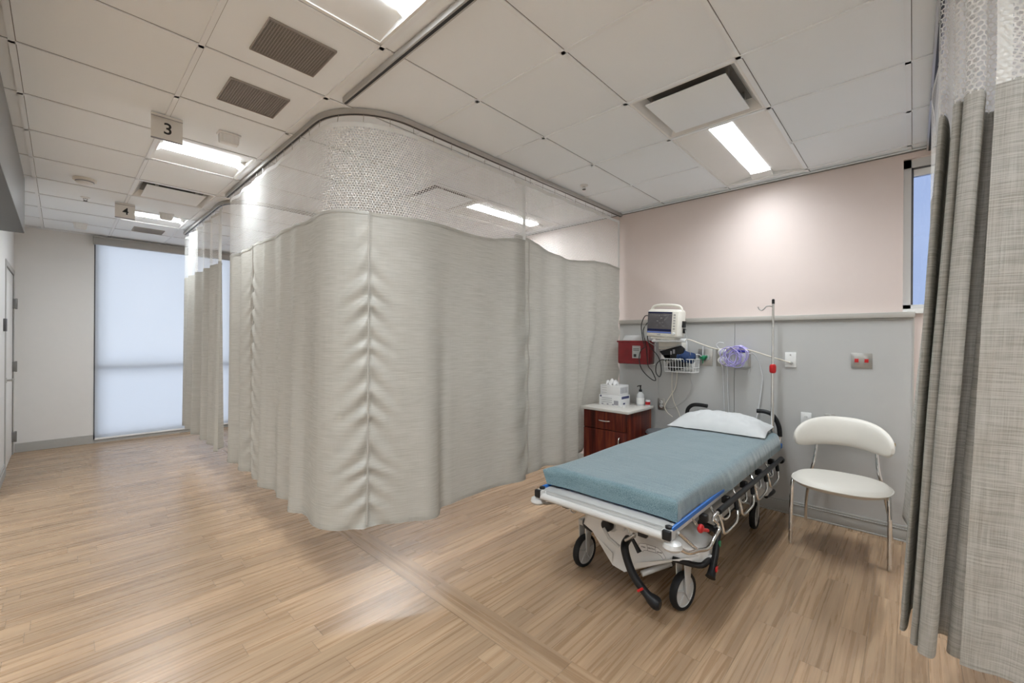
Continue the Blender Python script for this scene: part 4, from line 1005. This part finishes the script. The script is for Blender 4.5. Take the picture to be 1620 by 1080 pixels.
def backf(u, v):
    # u around the section, v along the arc
    b = v*2-1; A = 1.05*b; R = .325
    cx = 3.795+R*c_(A)*1.02; cy = .383+R*s_(A)*1.02; e = max(0, 1-abs(b)**3.2)**.55
    hz = .020+.087*e; th = .011+.022*e
    zc = .762-.075*abs(b)**2.2
    a = 2*PI*u; sx_, sz_ = c_(a), s_(a)
    dz = hz*math.copysign(abs(sz_)**.75, sz_); dr = th*sx_
    lean = .18*dz
    return (cx+(dr+lean)*c_(A), cy+(dr+lean)*s_(A), zc+dz)
bmh = MB().grid(backf, 28, 56)
bmesh.ops.remove_doubles(bmh.bm, verts=list(bmh.bm.verts), dist=.0004)
bmesh.ops.holes_fill(bmh.bm, edges=[e for e in bmh.bm.edges if len(e.link_faces) == 1])
bk_ = obj('backrest', bmh, M['vinyl'], ch)
edge = [Vector(backf(.0, .012+.02*k)) + Vector((.004, 0, 0)) for k in range(4)]
obj('brass_edge', MB().tube([Vector(backf(.15-.02*k, .03)) for k in range(6)], .005, 8), M['gold'], bk_)
for y, s in ((.632, 1), (.100, -1)):
    obj('leg', MB().tube([(3.600, y, .002), (3.612, y+s*.000, .25), (3.625, y-s*.004, .425), (3.645, y-s*.012, .448), (3.72, y-s*.03, .450)], .0125, 14, smooth=4), M['chrome'], ch)
    obj('leg', MB().tube([(4.165, y-s*.006, .002), (4.10, y-s*.02, .20), (4.045, y-s*.055, .42), (4.045, y-s*.075, .52), (4.075, y-s*.085, .62), (4.095, y-s*.09, .74)], .0115, 14, smooth=4), M['chrome'], ch)
obj('seat_bar', MB().tube([(3.72, .11, .428), (3.72, .615, .428)], .010, 10).tube([(4.04, .165, .43), (3.72, .15, .428)], .010, 10).tube([(4.04, .57, .43), (3.72, .585, .428)], .010, 10), M['chrome'], ch)

# ------------------------------------------------------------------ bedside cabinet and what stands on it
CX0, CX1, CY0, CY1, CZ = 3.60, 4.10, 1.92, 2.40, .765
cb = thing('bedside_cabinet', ((CX0+CX1)/2, (CY0+CY1)/2, 0), 'dark mahogany bedside cabinet with speckled white top', 'cabinet')
obj('carcass', MB().box(CX0+.018, CX1, CY0, CY1, .06, CZ, .002).box(CX0+.05, CX1, CY0+.02, CY1-.02, .0, .06), M['mahogany'], cb)
obj('top', MB().box(CX0-.022, CX1+.01, CY0-.022, CY1+.022, CZ, CZ+.026, .004), M['cabtop'], cb)
dr = obj('drawer', MB().box(CX0, CX0+.018, CY0+.004, CY1-.004, .592, CZ-.006, .003), M['mahogany'], cb)
obj('handle', MB().tube([(CX0+.002, 2.215, .676), (CX0-.022, 2.205, .676), (CX0-.027, 2.155, .674), (CX0-.022, 2.105, .676), (CX0+.002, 2.095, .676)], .0065, 10, smooth=4), M['chrome'], dr)
do = obj('door', MB().box(CX0, CX0+.018, CY0+.004, CY1-.004, .075, .585, .003), M['mahogany'], cb)
obj('handle', MB().tube([(CX0+.002, 1.995, .535), (CX0-.022, 1.995, .525), (CX0-.027, 1.995, .475), (CX0-.022, 1.995, .425), (CX0+.002, 1.995, .415)], .0065, 10, smooth=4), M['chrome'], do)
TZ = CZ+.026
def carton(x0, x1, y0, y1, z0, z1, label, kind):
    t = thing('glove_box', ((x0+x1)/2, (y0+y1)/2, z0), label, 'box', 'white boxes stacked on the bedside cabinet')
    obj('carton', MB().box(x0, x1, y0, y1, z0, z1, .002), M['paper'], t)
    p = MB()
    if kind == 0:
        for k in range(4): p.box(x0-.0006, x0, y1-.075, y1-.02, z0+.02+k*.024, z0+.023+k*.024)
        for k in range(5): p.box(x0+.02+k*.03, x0+.035+k*.03, y0-.0006, y0, z0+.02, z1-.02)
        obj('printing', p, M['greyprint'], t, smooth=False)
    else:
        for k in range(3): p.box(x0-.0006, x0, y0+.09, y1-.03, z0+.032+k*.02, z0+.037+k*.02)
        for k in range(3): p.box(x0-.0006, x0, y1-.05-k*.06, y1-.03-k*.06, z0+.008, z0+.02)
        p.box(x0-.0006, x0, y0+.02, y0+.07, z0+.012, z0+.055)
        obj('printing', p, M['greyprint'], t, smooth=False)
        q = MB().box(x0-.0007, x0, y1-.03, y1-.012, z1-.022, z1-.006).box(x0+.03, x1-.02, y0-.0007, y0, z0+.070, z0+.095).box(x0+.06, x0+.10, y0-.0007, y0, z0+.015, z0+.03)
        obj('dark_marks', q, M['print'], t, smooth=False)
    return t
carton(3.80, 4.00, 2.105, 2.345, TZ, TZ+.105, 'lower white carton of the pair stacked on the bedside cabinet', 1)
carton(3.808, 3.99, 2.115, 2.335, TZ+.106, TZ+.205, 'upper white tissue carton of the pair stacked on the bedside cabinet', 0)
def tissue(u, v):
    a, b = u*2-1, v*2-1
    return (3.90+.05*a, 2.245+.07*b+.02*a, TZ+.206+.055*(1-abs(a)**1.5)*(1-.5*abs(b))+.010*s_(9*b+4*a))
tag(obj('tissue', MB().grid(tissue, 10, 14), M['paper']), 'crumpled white tissue poking out of the upper carton', 'tissue')
bt = thing('pump_bottle', (4.03, 2.005, TZ), 'clear hand gel bottle with black pump on the cabinet', 'bottle')
obj('body', MB().lathe([(.036, 0), (.038, .005), (.038, .095), (.034, .115), (.016, .135), (.014, .142)], 'Z', (4.03, 2.005, TZ), 24), M['tube'], bt)
obj('pump', MB().lathe([(.016, .140), (.016, .160), (.006, .165), (.006, .195), (.010, .198), (.010, .205)], 'Z', (4.03, 2.005, TZ), 16).tube([(4.03, 2.005, TZ+.200), (4.005, 2.018, TZ+.199), (3.995, 2.022, TZ+.192)], .005, 8), M['black'], bt)
obj('gel_label', MB().lathe([(.0386, .02), (.0386, .08)], 'Z', (4.03, 2.005, TZ), 24, cap=False), M['whiteplastic'], bt)
rb = thing('small_jar', (4.07, 1.945, TZ), 'small red and clear jar beside the pump bottle', 'jar')
obj('jar_body', MB().lathe([(.024, 0), (.024, .055), (.020, .06)], 'Z', (4.07, 1.945, TZ), 18), M['tube'], rb)
obj('red_band', MB().lathe([(.0246, .012), (.0246, .042)], 'Z', (4.07, 1.945, TZ), 18, cap=False), M['red'], rb)
tag(obj('tape_roll', MB().lathe([(.014, 0), (.020, 0), (.020, .018), (.014, .018), (.014, 0)], 'Z', (3.79, 2.06, TZ), 20, cap=False), M['whiteplastic']), 'little white tape roll in front of the cartons', 'tape')
# stool between the cabinet and the bed
so = thing('round_stool', (3.97, 1.755, 0), 'dark grey round stool between cabinet and bed', 'stool')
obj('seat', MB().lathe([(.0, .585), (.135, .582), (.147, .570), (.150, .545), (.140, .528), (0, .525)], 'Z', (3.97, 1.755, 0), 36), M['stool'], so)
obj('seat_ring', MB().lathe([(.150, .538), (.153, .545), (.153, .553), (.150, .558)], 'Z', (3.97, 1.755, 0), 36, cap=False), M['chrome'], so)
obj('column', MB().tube([(3.97, 1.755, .07), (3.97, 1.755, .53)], .02, 14), M['chrome'], so)
for k in range(5):
    a = 2*PI*k/5+.5; e = (3.97+.145*c_(a), 1.755+.145*s_(a))
    l = obj('leg', MB().tube([(3.97, 1.755, .085), (3.97+.08*c_(a), 1.755+.08*s_(a), .08), (*e, .06)], .012, 8), M['chrome'], so)
    obj('caster', MB().lathe([(.022, -.012), (.025, 0), (.022, .012)], 'X', (*e, .0255), 14), M['black'], l)

# ------------------------------------------------------------------ wall equipment
# vital signs monitor on its wall arm
MCX, MCY, MCZ = 3.985, 1.722, 1.612
mo = thing('vital_signs_monitor', (MCX, MCY, 1.47), 'cream vital signs monitor with dark screen above the wire basket', 'monitor')
Mm = Matrix.Translation((MCX, MCY, MCZ)) @ Matrix.Rotation(.06, 4, 'X')
obj('case', MB().box(-.085, .075, -.158, .158, -.135, .135, .028, 4, mat=Mm), M['cream'], mo)
bz = obj('bezel', MB().box(-.092, -.070, -.150, .150, -.125, .118, .010, 3, mat=Mm), M['cream'], mo)
sc_ = obj('screen', MB().box(-.0945, -.090, -.092, .146, -.094, .108, .002, mat=Mm), M['screen'], mo)
obj('status_bar', MB().box(-.0950, -.0944, -.090, .144, -.092, -.078, mat=Mm), M['screenblue'], sc_, smooth=False)
obj('status_band', MB().box(-.0950, -.0944, -.090, .144, -.074, -.054, mat=Mm).box(-.0950, -.0944, -.090, .144, .094, .107, mat=Mm), M['screenline'], sc_, smooth=False)
rd = MB(); random.seed(3)
for k in range(16):
    y = random.uniform(-.055, .06); z = random.uniform(-.03, .078); l = random.uniform(.004, .020); rd.box(-.0950, -.0944, y, y+l, z, z+.0022, mat=Mm)
for k in range(9): rd.box(-.0950, -.0944, .126-k*.022-.012, .126-k*.022, .076, .0785, mat=Mm)
obj('readouts', rd, M['screentext'], sc_, smooth=False)
bp = MB()
for k in range(6): bp.box(-.0940, -.091, -.124, -.104, .075-k*.026, .088-k*.026, .002, mat=Mm)
obj('buttons', bp, M['trimgrey'], mo)
obj('rotary_dial', MB().lathe([(.0, 0), (.013, 0), (.014, -.006), (.011, -.014), (0, -.015)], 'X', (0, 0, 0), 16, mat=Mm @ Matrix.Translation((-.091, -.116, -.094))), M['whiteplastic'], mo)
obj('badge', MB().box(-.0935, -.091, .012, .045, -.112, -.103, mat=Mm), M['greyprint'], mo)
obj('carry_handle', MB().tube([Mm @ Vector(p) for p in ((-.01, .145, .115), (-.015, .135, .155), (-.02, .095, .172), (-.02, 0, .178), (-.02, -.095, .172), (-.015, -.135, .155), (-.01, -.145, .115))], .013, 12, smooth=5), M['cream'], mo)
obj('side_connector', MB().box(-.02, .05, -.172, -.155, -.03, .03, .006, mat=Mm).box(0, .045, -.178, -.160, -.085, -.04, .006, mat=Mm), M['black'], mo)
obj('base_skirt', MB().box(-.07, .07, -.12, .12, -.150, -.130, .008, mat=Mm), M['cream'], mo)
br = thing('monitor_bracket', (4.14, 1.72, 1.27), 'white wall bracket holding up the monitor', 'bracket')
obj('wall_plate', MB().box(4.165, XP-.001, 1.60, 1.86, 1.26, 1.47, .008), M['whiteplastic'], br)
obj('shelf', MB().box(3.93, 4.19, 1.60, 1.845, 1.436, 1.456, .006), M['whiteplastic'], br)
obj('module', MB().box(4.06, 4.17, 1.600, 1.835, 1.365, 1.436, .010), M['cream'], br)
obj('knob', MB().lathe([(.011, 0), (.011, -.02), (.007, -.024)], 'X', (4.06, 1.64, 1.40), 12), M['tube'], br)
# wire basket
bs = thing('wire_basket', (4.11, 1.62, 1.15), 'white wire basket on the wall under the monitor', 'basket')
bx0, bx1, by0, by1, bz0, bz1 = 4.02, 4.19, 1.475, 1.765, 1.15, 1.275
wb_ = MB(); wr = .0026
def loop(z, e=0):
    return [(bx0+e, by0+e, z), (bx1-e, by0+e, z), (bx1-e, by1-e, z), (bx0+e, by1-e, z)]
for z in (bz0, bz0+.045): wb_.tube([Vector(p) for p in loop(z, .012 if z == bz0 else .006)], wr, 6, closed=True)
for k in range(11):
    y = by0+.012+k*(by1-by0-.024)/10; wb_.tube([(bx0, y, bz1), (bx0+.012, y, bz0), (bx1-.012, y, bz0), (bx1, y, bz1)], wr*.85, 6)
for k in range(6):
    x = bx0+.012+k*(bx1-bx0-.024)/5
    wb_.tube([(x, by0, bz1), (x, by0+.012, bz0)], wr*.85, 6).tube([(x, by1, bz1), (x, by1-.012, bz0)], wr*.85, 6)
obj('wire_grid', wb_, M['whiteplastic'], bs)
obj('rim', MB().tube([Vector(p) for p in loop(bz1)], .0042, 8, closed=True), M['whiteplastic'], bs)
obj('back_plate', MB().box(4.188, XP-.001, 1.53, 1.70, 1.16, 1.28, .003), M['whiteplastic'], bs)
# blood pressure cuffs
def cloth_roll(c, r, L, axis_rot, seed):
    mb = MB(); n = 22; mm = 14
    def fn(u, v):
        a = 2*PI*u; b = v*2-1
        k = r*(1+.22*mnoise.noise(Vector((c_(a)*1.5+seed, s_(a)*1.5, b*2))))*(max(.05, 1-abs(b)**6))**.5
        return axis_rot @ Vector((c_(a)*k*1.15, b*L, s_(a)*k*.85)) + Vector(c)
    mb.grid(fn, n, mm); bmesh.ops.remove_doubles(mb.bm, verts=list(mb.bm.verts), dist=.0005); return mb
q = tag(obj('blood_pressure_cuff', cloth_roll((4.095, 1.575, 1.292), .066, .085, Matrix.Rotation(.2, 3, 'X'), 2), M['navy']), 'rolled navy blood pressure cuff bulging out of the wire basket', 'cuff')
lt = MB()
for k in range(3): lt.box(4.029+.002*k, 4.034+.002*k, 1.60+.022*k, 1.611+.022*k, 1.260, 1.318, .001)
obj('white_marking', lt, M['paper'], q)
q = tag(obj('cuff_pouch', MB().prism([(1.812, 1.345), (1.60, 1.405), (1.565, 1.375), (1.60, 1.27), (1.74, 1.255)], 'X', 4.030, 4.052, .006), M['black']), 'flat black cuff standing at the back of the wire basket', 'cuff')
obj('white_marking', MB().box(4.027, 4.0305, 1.655, 1.675, 1.325, 1.365, .001).box(4.027, 4.0305, 1.685, 1.700, 1.315, 1.350, .001), M['greyprint'], q)
tag(obj('blood_pressure_cuff', cloth_roll((4.10, 1.665, 1.212), .056, .085, Matrix.Rotation(-.3, 3, 'X'), 6), M['ink']), 'dark cuff lying low in the wire basket behind the wires', 'cuff')
tag(obj('folded_card', MB().box(4.03, 4.04, 1.70, 1.79, 1.270, 1.312, .001), M['paper']), 'folded white card leaning at the left end of the basket', 'card')
# sharps container
sh_ = thing('sharps_container', (4.12, 2.10, 1.205), 'dark red sharps container on the wall beside the curtain', 'sharps bin')
obj('bin', MB().box(4.045, XP-.02, 1.925, 2.275, 1.205, 1.445, .016, 3), M['sharps'], sh_)
obj('lid', MB().box(4.038, XP-.018, 1.918, 2.282, 1.428, 1.448, .006), M['sharps'], sh_)
obj('hopper', MB().prism([(4.06, 1.448), (4.19, 1.448), (4.19, 1.50), (4.13, 1.505)], 'Y', 1.95, 2.235, .006), M['tube'], sh_)
obj('paper_label', MB().box(4.0435, 4.045, 2.015, 2.105, 1.268, 1.395), M['greycord'], sh_)
obj('label_text', MB().box(4.0428, 4.0436, 2.06, 2.09, 1.28, 1.31).box(4.0428, 4.0436, 2.03, 2.095, 1.36, 1.366).box(4.0428, 4.0436, 2.03, 2.095, 1.345, 1.351), M['ink'], sh_, smooth=False)
obj('bracket', MB().box(XP-.020, XP-.001, 1.93, 2.27, 1.20, 1.50, .004), M['whiteplastic'], sh_)
# plates and outlets
def plate(name, y0, y1, z0, z1, mat, label, cat, group=None, th=.007):
    t = thing(name, (XP-.004, (y0+y1)/2, z0), label, cat, group)
    obj('plate', MB().box(XP-th, XP-.0005, y0, y1, z0, z1, .0025), mat, t); return t
o = plate('gas_outlet', 1.366, 1.50, 1.213, 1.372, M['steel'], 'steel medical gas plate with green fitting', 'gas outlet')
obj('inner_ring', MB().lathe([(.030, 0), (.030, -.012), (.022, -.016), (0, -.016)], 'X', (XP-.006, 1.42, 1.292), 22), M['greycord'], o)
ff = obj('green_fitting', MB().lathe([(.0, .0), (.022, 0), (.024, -.02), (.016, -.035), (0, -.04)], 'X', (XP-.02, 1.438, 1.290), 12).tube([(XP-.04, 1.47, 1.285), (XP-.04, 1.405, 1.302)], .011, 10).tube([(XP-.04, 1.445, 1.29), (XP-.045, 1.442, 1.235)], lambda f: .010-.006*f, 8), M['green'], o)
obj('fitting_stem', MB().tube([(XP-.03, 1.448, 1.30), (XP-.03, 1.448, 1.37), (XP-.028, 1.448, 1.40)], .0065, 8), M['tube'], o)
o = plate('gas_outlet', 1.045, 1.335, 1.213, 1.374, M['steel'], 'wide steel gas panel behind the lilac tubing', 'gas outlet')
obj('blank_screw', MB().lathe([(.004, 0), (.004, -.002)], 'X', (XP-.007, 1.06, 1.36), 8), M['chrome'], o)
rg = thing('suction_regulator', (4.15, 1.273, 1.24), 'white round suction regulator on the wide steel gas panel', 'regulator')
for z in (1.345, 1.272):
    g = obj('gauge', MB().lathe([(.034, 0), (.036, -.03), (.033, -.052), (.028, -.056), (0, -.056)], 'X', (XP-.008, 1.273, z), 24), M['whiteplastic'], rg)
    obj('dial', MB().lathe([(.0, 0), (.022, 0), (.020, -.010), (.010, -.014), (0, -.014)], 'X', (XP-.064, 1.273, z), 16), M['tube'], g)
obj('spine', MB().box(XP-.05, XP-.008, 1.248, 1.298, 1.24, 1.38, .010), M['whiteplastic'], rg)
obj('hose_loop', MB().tube([(XP-.03, 1.30, 1.375), (XP-.035, 1.325, 1.41), (XP-.035, 1.30, 1.435), (XP-.03, 1.265, 1.43)], .0045, 8, smooth=4), M['tube'], rg)
sb = thing('supply_holder', (4.13, 1.13, 1.22), 'clear wall holder filled with lilac oxygen tubing', 'holder')
obj('bin', MB().box(4.115, 4.12, 1.065, 1.195, 1.225, 1.345, .002).box(4.12, XP-.008, 1.065, 1.069, 1.225, 1.345).box(4.12, XP-.008, 1.191, 1.195, 1.225, 1.345).box(4.12, XP-.008, 1.069, 1.191, 1.225, 1.230), M['tube'], sb)
obj('rib', MB().box(4.112, 4.116, 1.09, 1.094, 1.23, 1.34).box(4.112, 4.116, 1.128, 1.132, 1.23, 1.34).box(4.112, 4.116, 1.165, 1.169, 1.23, 1.34), M['whiteplastic'], sb)
random.seed(11); tb_ = MB()
for k in range(9):
    c = Vector((4.085+random.uniform(-.02, .02), 1.150+random.uniform(-.05, .05), 1.30+random.uniform(-.02, .03))); a, b = random.uniform(.05, .085), random.uniform(.05, .085); rot = random.uniform(0, PI)
    pts = []
    for i in range(12):
        w_ = 2*PI*i/12; y, z = a*c_(w_), b*s_(w_); pts.append(c+Vector((.012*s_(2*w_+k), y*c_(rot)-z*s_(rot), y*s_(rot)+z*c_(rot))))
    tb_.tube(pts, .0035, 6, smooth=3, closed=True)
tb_.tube([(4.09, 1.24, 1.33), (4.08, 1.15, 1.40), (4.08, 1.07, 1.385), (4.085, 1.05, 1.31), (4.09, 1.09, 1.24)], .0055, 8, smooth=4)
tag(obj('oxygen_tubing', tb_, M['purple']), 'tangled lilac oxygen tubing coiled around the clear holder', 'tubing')
mk = tag(obj('oxygen_mask', MB().prism([(1.205, 1.35), (1.16, 1.40), (1.115, 1.415), (1.06, 1.385), (1.05, 1.350)], 'X', 4.125, 4.19, .008), M['purple']), 'lilac and blue mask packet sticking up out of the clear holder', 'mask')
obj('blue_band', MB().box(4.118, 4.124, 1.065, 1.175, 1.352, 1.366, .001).box(4.118, 4.124, 1.085, 1.12, 1.380, 1.400, .001), M['violetblue'], mk)
o = plate('call_station', .705, .785, 1.232, 1.357, M['whiteplastic'], 'white nurse call plate right of the chrome pole', 'call plate', th=.010)
obj('socket', MB().lathe([(.012, 0), (.012, -.010), (.006, -.012)], 'X', (XP-.010, .738, 1.268), 14), M['trimgrey'], o)
obj('indicator', MB().lathe([(.006, 0), (.006, -.003)], 'X', (XP-.010, .745, 1.335), 10), M['trimgrey'], o)
o = plate('emergency_outlet', .222, .347, 1.246, 1.362, M['steel'], 'grey steel plate with two red outlets above the chair', 'outlet')
for y in (.255, .314):
    k = obj('receptacle', MB().box(XP-.0095, XP-.006, y-.017, y+.017, 1.27, 1.338, .0015), M['steel'], o)
    obj('red_insert', MB().box(XP-.0115, XP-.009, y-.012, y+.012, 1.290, 1.318, .001), M['red'], k)
def outlet(y0, y1, z0, z1, mat, label):
    o = plate('wall_outlet', y0, y1, z0, z1, mat, label, 'outlet', 'low wall outlets')
    yc = (y0+y1)/2; zc = (z0+z1)/2
    for z in (zc-.02, zc+.02):
        r = obj('receptacle', MB().lathe([(.0165, 0), (.0165, -.004), (0, -.0045)], 'X', (XP-.006, yc, z), 16), M['whiteplastic'], o)
        obj('slots', MB().box(XP-.0112, XP-.010, yc-.007, yc-.005, z-.004, z+.006).box(XP-.0112, XP-.010, yc+.005, yc+.007, z-.004, z+.006), M['ink'], r)
outlet(1.825, 1.900, .745, .862, M['steel'], 'steel outlet left of the bed under the hanging cables')
outlet(.598, .670, .752, .866, M['whiteplastic'], 'white outlet just left of the chair back')
outlet(.440, .512, .758, .872, M['steel'], 'steel outlet half hidden behind the chair back')
# cables
def cable(name, pts, r, mat, label, group=None, k=6):
    return tag(obj(name, MB().tube(pts, r, 8, smooth=k), mat), label, 'cable', group)
G = 'cables around the monitor'
cable('monitor_cable', [(3.97, 1.885, 1.69), (3.975, 1.935, 1.69), (3.98, 1.975, 1.60), (3.99, 1.965, 1.47), (3.99, 1.945, 1.385), (4.0, 1.985, 1.354), (4.02, 2.018, 1.268), (4.02, 1.985, 1.156), (4.03, 1.896, 1.07), (4.03, 1.845, 1.06), (4.03, 1.885, 1.147), (4.03, 1.926, 1.205), (4.01, 1.936, 1.383), (3.99, 1.96, 1.55), (3.975, 1.88, 1.655)], .0042, M['black'], 'long black cable looping down in front of the sharps container', G)
cable('monitor_cable', [(3.975, 1.882, 1.60), (3.98, 1.91, 1.50), (4.0, 1.891, 1.391), (4.01, 1.81, 1.289), (4.0, 1.775, 1.167), (4.0, 1.792, 1.098), (4.0, 1.829, 1.137), (4.0, 1.822, 1.22), (4.0, 1.772, 1.263), (4.05, 1.75, 1.25)], .0042, M['black'], 'black cable curling left of the wire basket', G)
cable('monitor_cable', [(3.975, 1.884, 1.635), (3.98, 1.93, 1.61), (3.99, 1.945, 1.48), (4.02, 1.888, 1.419), (4.03, 1.801, 1.385), (4.03, 1.649, 1.394), (4.04, 1.600, 1.415), (4.055, 1.605, 1.41)], .0032, M['greycord'], 'thin grey cable sagging under the monitor', G)
cable('monitor_cable', [(4.0, 1.548, 1.555), (4.0, 1.535, 1.48), (4.02, 1.51, 1.364), (4.05, 1.52, 1.30)], .003, M['greycord'], 'thin dark cable from the monitor side into the basket', G)
cable('cable', [(4.15, 1.603, 1.44), (4.15, 1.575, 1.462), (4.17, 1.438, 1.410), (4.17, 1.312, 1.373), (4.10, 1.20, 1.385), (4.12, 1.045, 1.372), (4.17, .881, 1.315), (4.19, .745, 1.272), (4.195, .738, 1.268)], .0052, M['beigecord'], 'ivory call cord strung across the wall to the white plate', None, 4)
cable('power_cord', [(4.17, 1.83, 1.26), (4.18, 1.881, 1.097), (4.18, 1.886, .953), (4.18, 1.868, .855), (XP-.012, 1.863, .825)], .0035, M['greycord'], 'grey cord dropping to the steel outlet left of the bed', G)
cable('power_cord', [(4.17, 1.70, 1.255), (4.18, 1.694, 1.122), (4.18, 1.707, .996), (4.17, 1.749, .909), (4.16, 1.806, .80), (4.17, 1.791, .736), (4.17, 1.733, .694)], .0042, M['beigecord'], 'ivory cord making the widest loop under the basket', G)
cable('power_cord', [(4.19, 1.575, 1.17), (4.18, 1.570, 1.10), (4.18, 1.550, 1.009), (4.18, 1.610, .881), (4.18, 1.734, .784), (4.18, 1.83, .785), (XP-.012, 1.863, .784)], .0035, M['greycord'], 'grey cord swinging from the basket to the low outlet', G)
cable('power_cord', [(4.19, 1.74, 1.17), (4.18, 1.745, 1.10), (4.18, 1.735, .882), (4.18, 1.678, .749), (4.17, 1.64, .66)], .004, M['beigecord'], 'ivory cord running down behind the pillow', G)
cable('green_hose', [(4.09, 1.50, 1.285), (4.13, 1.495, 1.318), (4.15, 1.469, 1.317), (4.165, 1.445, 1.290)], .004, M['whiteplastic'], 'short white hose from the basket to the green fitting')
GT = 'clear tubes hanging below the gas panel'
cable('suction_tube', [(4.10, 1.05, 1.34), (4.15, 1.005, 1.33), (4.17, .972, 1.251), (4.18, .948, 1.131), (4.18, .965, .96), (4.16, .985, .80), (4.13, 1.0, .70)], .005, M['tube'], 'clear tube bowing out right of the lilac tubing', GT)
cable('suction_tube', [(4.17, 1.285, 1.24), (4.185, 1.272, 1.18), (4.19, 1.267, 1.005), (4.185, 1.257, .812), (4.17, 1.25, .66)], .004, M['tube'], 'clear tube hanging straight below the regulator, left one', GT)
cable('suction_tube', [(4.17, 1.245, 1.24), (4.185, 1.232, 1.18), (4.19, 1.231, 1.008), (4.185, 1.221, .817), (4.17, 1.21, .66)], .004, M['tube'], 'clear tube hanging straight below the regulator, right one', GT)
